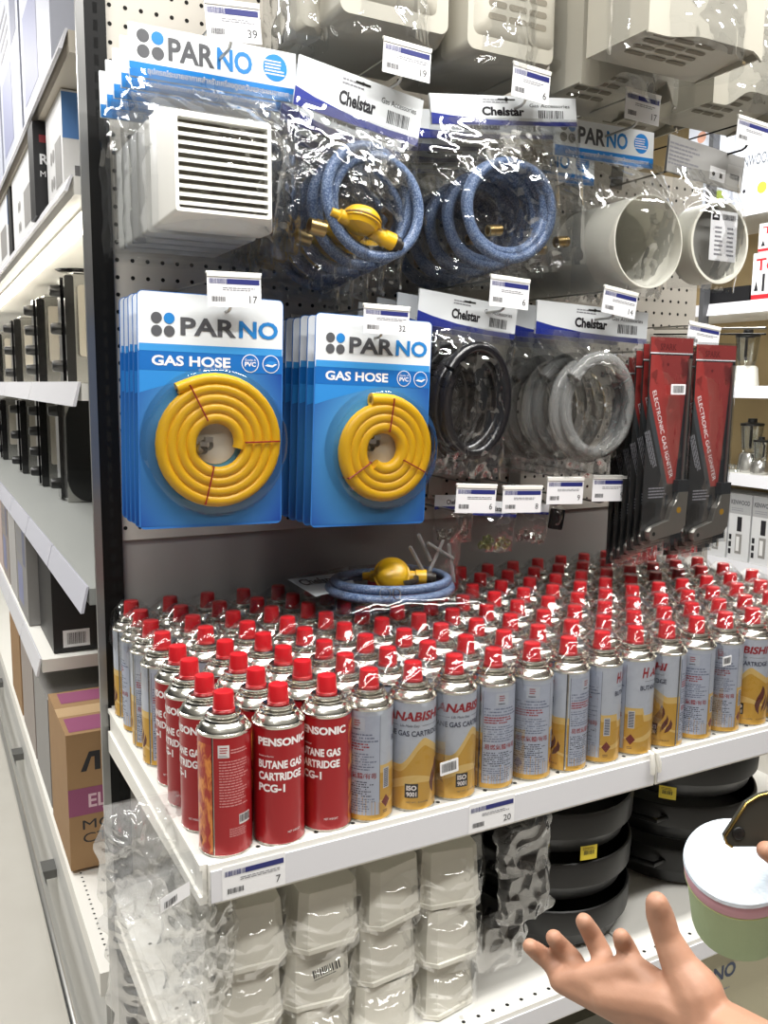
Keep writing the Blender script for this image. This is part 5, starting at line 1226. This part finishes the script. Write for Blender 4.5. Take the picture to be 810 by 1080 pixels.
pbox(786, 830, .952, 1.15, 'white box with red lettering and a stick blender picture across the aisle', BW, d_tefal)
pbox(790, 836, 1.152, 1.27, 'white box with red lettering lying on top of the stick blender box', BW, d_tefal)
pbox(742, 784, .952, 1.02, 'low dark appliance box beside the red-lettered ones across the aisle', BB, None)
# blenders
GLS = film_mat('glass_jar', tint=(.93, .95, .94), base=.08, gain=.7, rough=.05, bscale=5, bstr=.02)
def blender(px, z, lab, basem, s_=1.0, x=RX+.12):
    p = atx(px, 400, x); e = empty('blender', (x, p.y, S+z+.001), label=lab, cat='blender', group='blenders across the aisle')
    MB().lathe([(.001, 0), (.062*s_, 0), (.064*s_, .01), (.055*s_, .09*s_), (.045*s_, .10*s_), (.001, .10*s_)], basem, 24).build('base', e)
    MB().lathe([(.040*s_, .10*s_), (.045*s_, .12*s_), (.058*s_, .245*s_), (.056*s_, .245*s_), (.043*s_, .122*s_)], GLS, 24).build('jar', e)
    MB().lathe([(.001, .275*s_), (.022*s_, .275*s_), (.024*s_, .255*s_), (.058*s_, .25*s_), (.059*s_, .238*s_), (.054*s_, .238*s_)], KNOB, 24).build('lid', e)
    MB().tube([(-.045*s_, -.03, .13*s_), (-.075*s_, -.05, .14*s_), (-.08*s_, -.055, .22*s_), (-.055*s_, -.035, .235*s_)], .007*s_, KNOB, 8).build('handle', e)
    return e
blender(786, .585, 'white-based blender with a clear jar across the aisle', WSH, .92)
blender(797, .20, 'taller glass blender with a steel base across the aisle', STST, .88)
blender(808, .20, 'shorter glass blender at the right edge across the aisle', STST, .6, RX+.07)
p = atx(772, 500, RX+.08); e = empty('juicer_lid', (RX+.08, p.y, S+.201), label='small clear lid left of the glass blenders', cat='lid'); MB().lathe([(.001, .035), (.012, .035), (.012, .02), (.05, .012), (.055, 0), (.05, 0)], GLS, 20).build('lid_body', e)
def d_ken(mb, W, H, D):
    mb.rect(0, H*.70, W, H, -.0005, mat('box_grey_top', 'A5A6A8', .45)); mb.text('KENWOOD', W*.06, H*.84, W*.94, H*.91, -.0008, mat('box_text_dark', '3C3E42', .5), .02); mb.lines(W*.1, H*.74, W*.8, H*.80, -.0008, INKG, 2, 3)
    mb.rect(W*.40, H*.44, W*.62, H*.66, -.0008, INK); mb.rect(W*.36, H*.10, W*.66, H*.40, -.0008, GB); mb.rect(W*.40, H*.14, W*.55, H*.36, -.0010, BW)
    for k in range(3): mb.rect(W*.05, H*(.08+.11*k), W*.17, H*(.16+.11*k), -.0008, INK)
for k, (x0, x1) in enumerate(((703, 728), (729, 753), (754, 778), (779, 803), (804, 830))):
    pbox(x0, x1-1, -.188, .11, 'slim grey and white appliance box, %s from the left across the aisle' % NUM[k], mat('box_light_grey', 'D5D6D8', .4), d_ken, .16, 'slim boxes across the aisle')
for k, (x0, x1) in enumerate(((690, 742), (744, 815))):
    pbox(x0, x1, -.60, -.30, ('white carton low across the aisle behind the igniters', 'white carton low across the aisle behind the cartridges')[k], BW, None)
rs(-.62, 'lowest white shelf across the aisle')
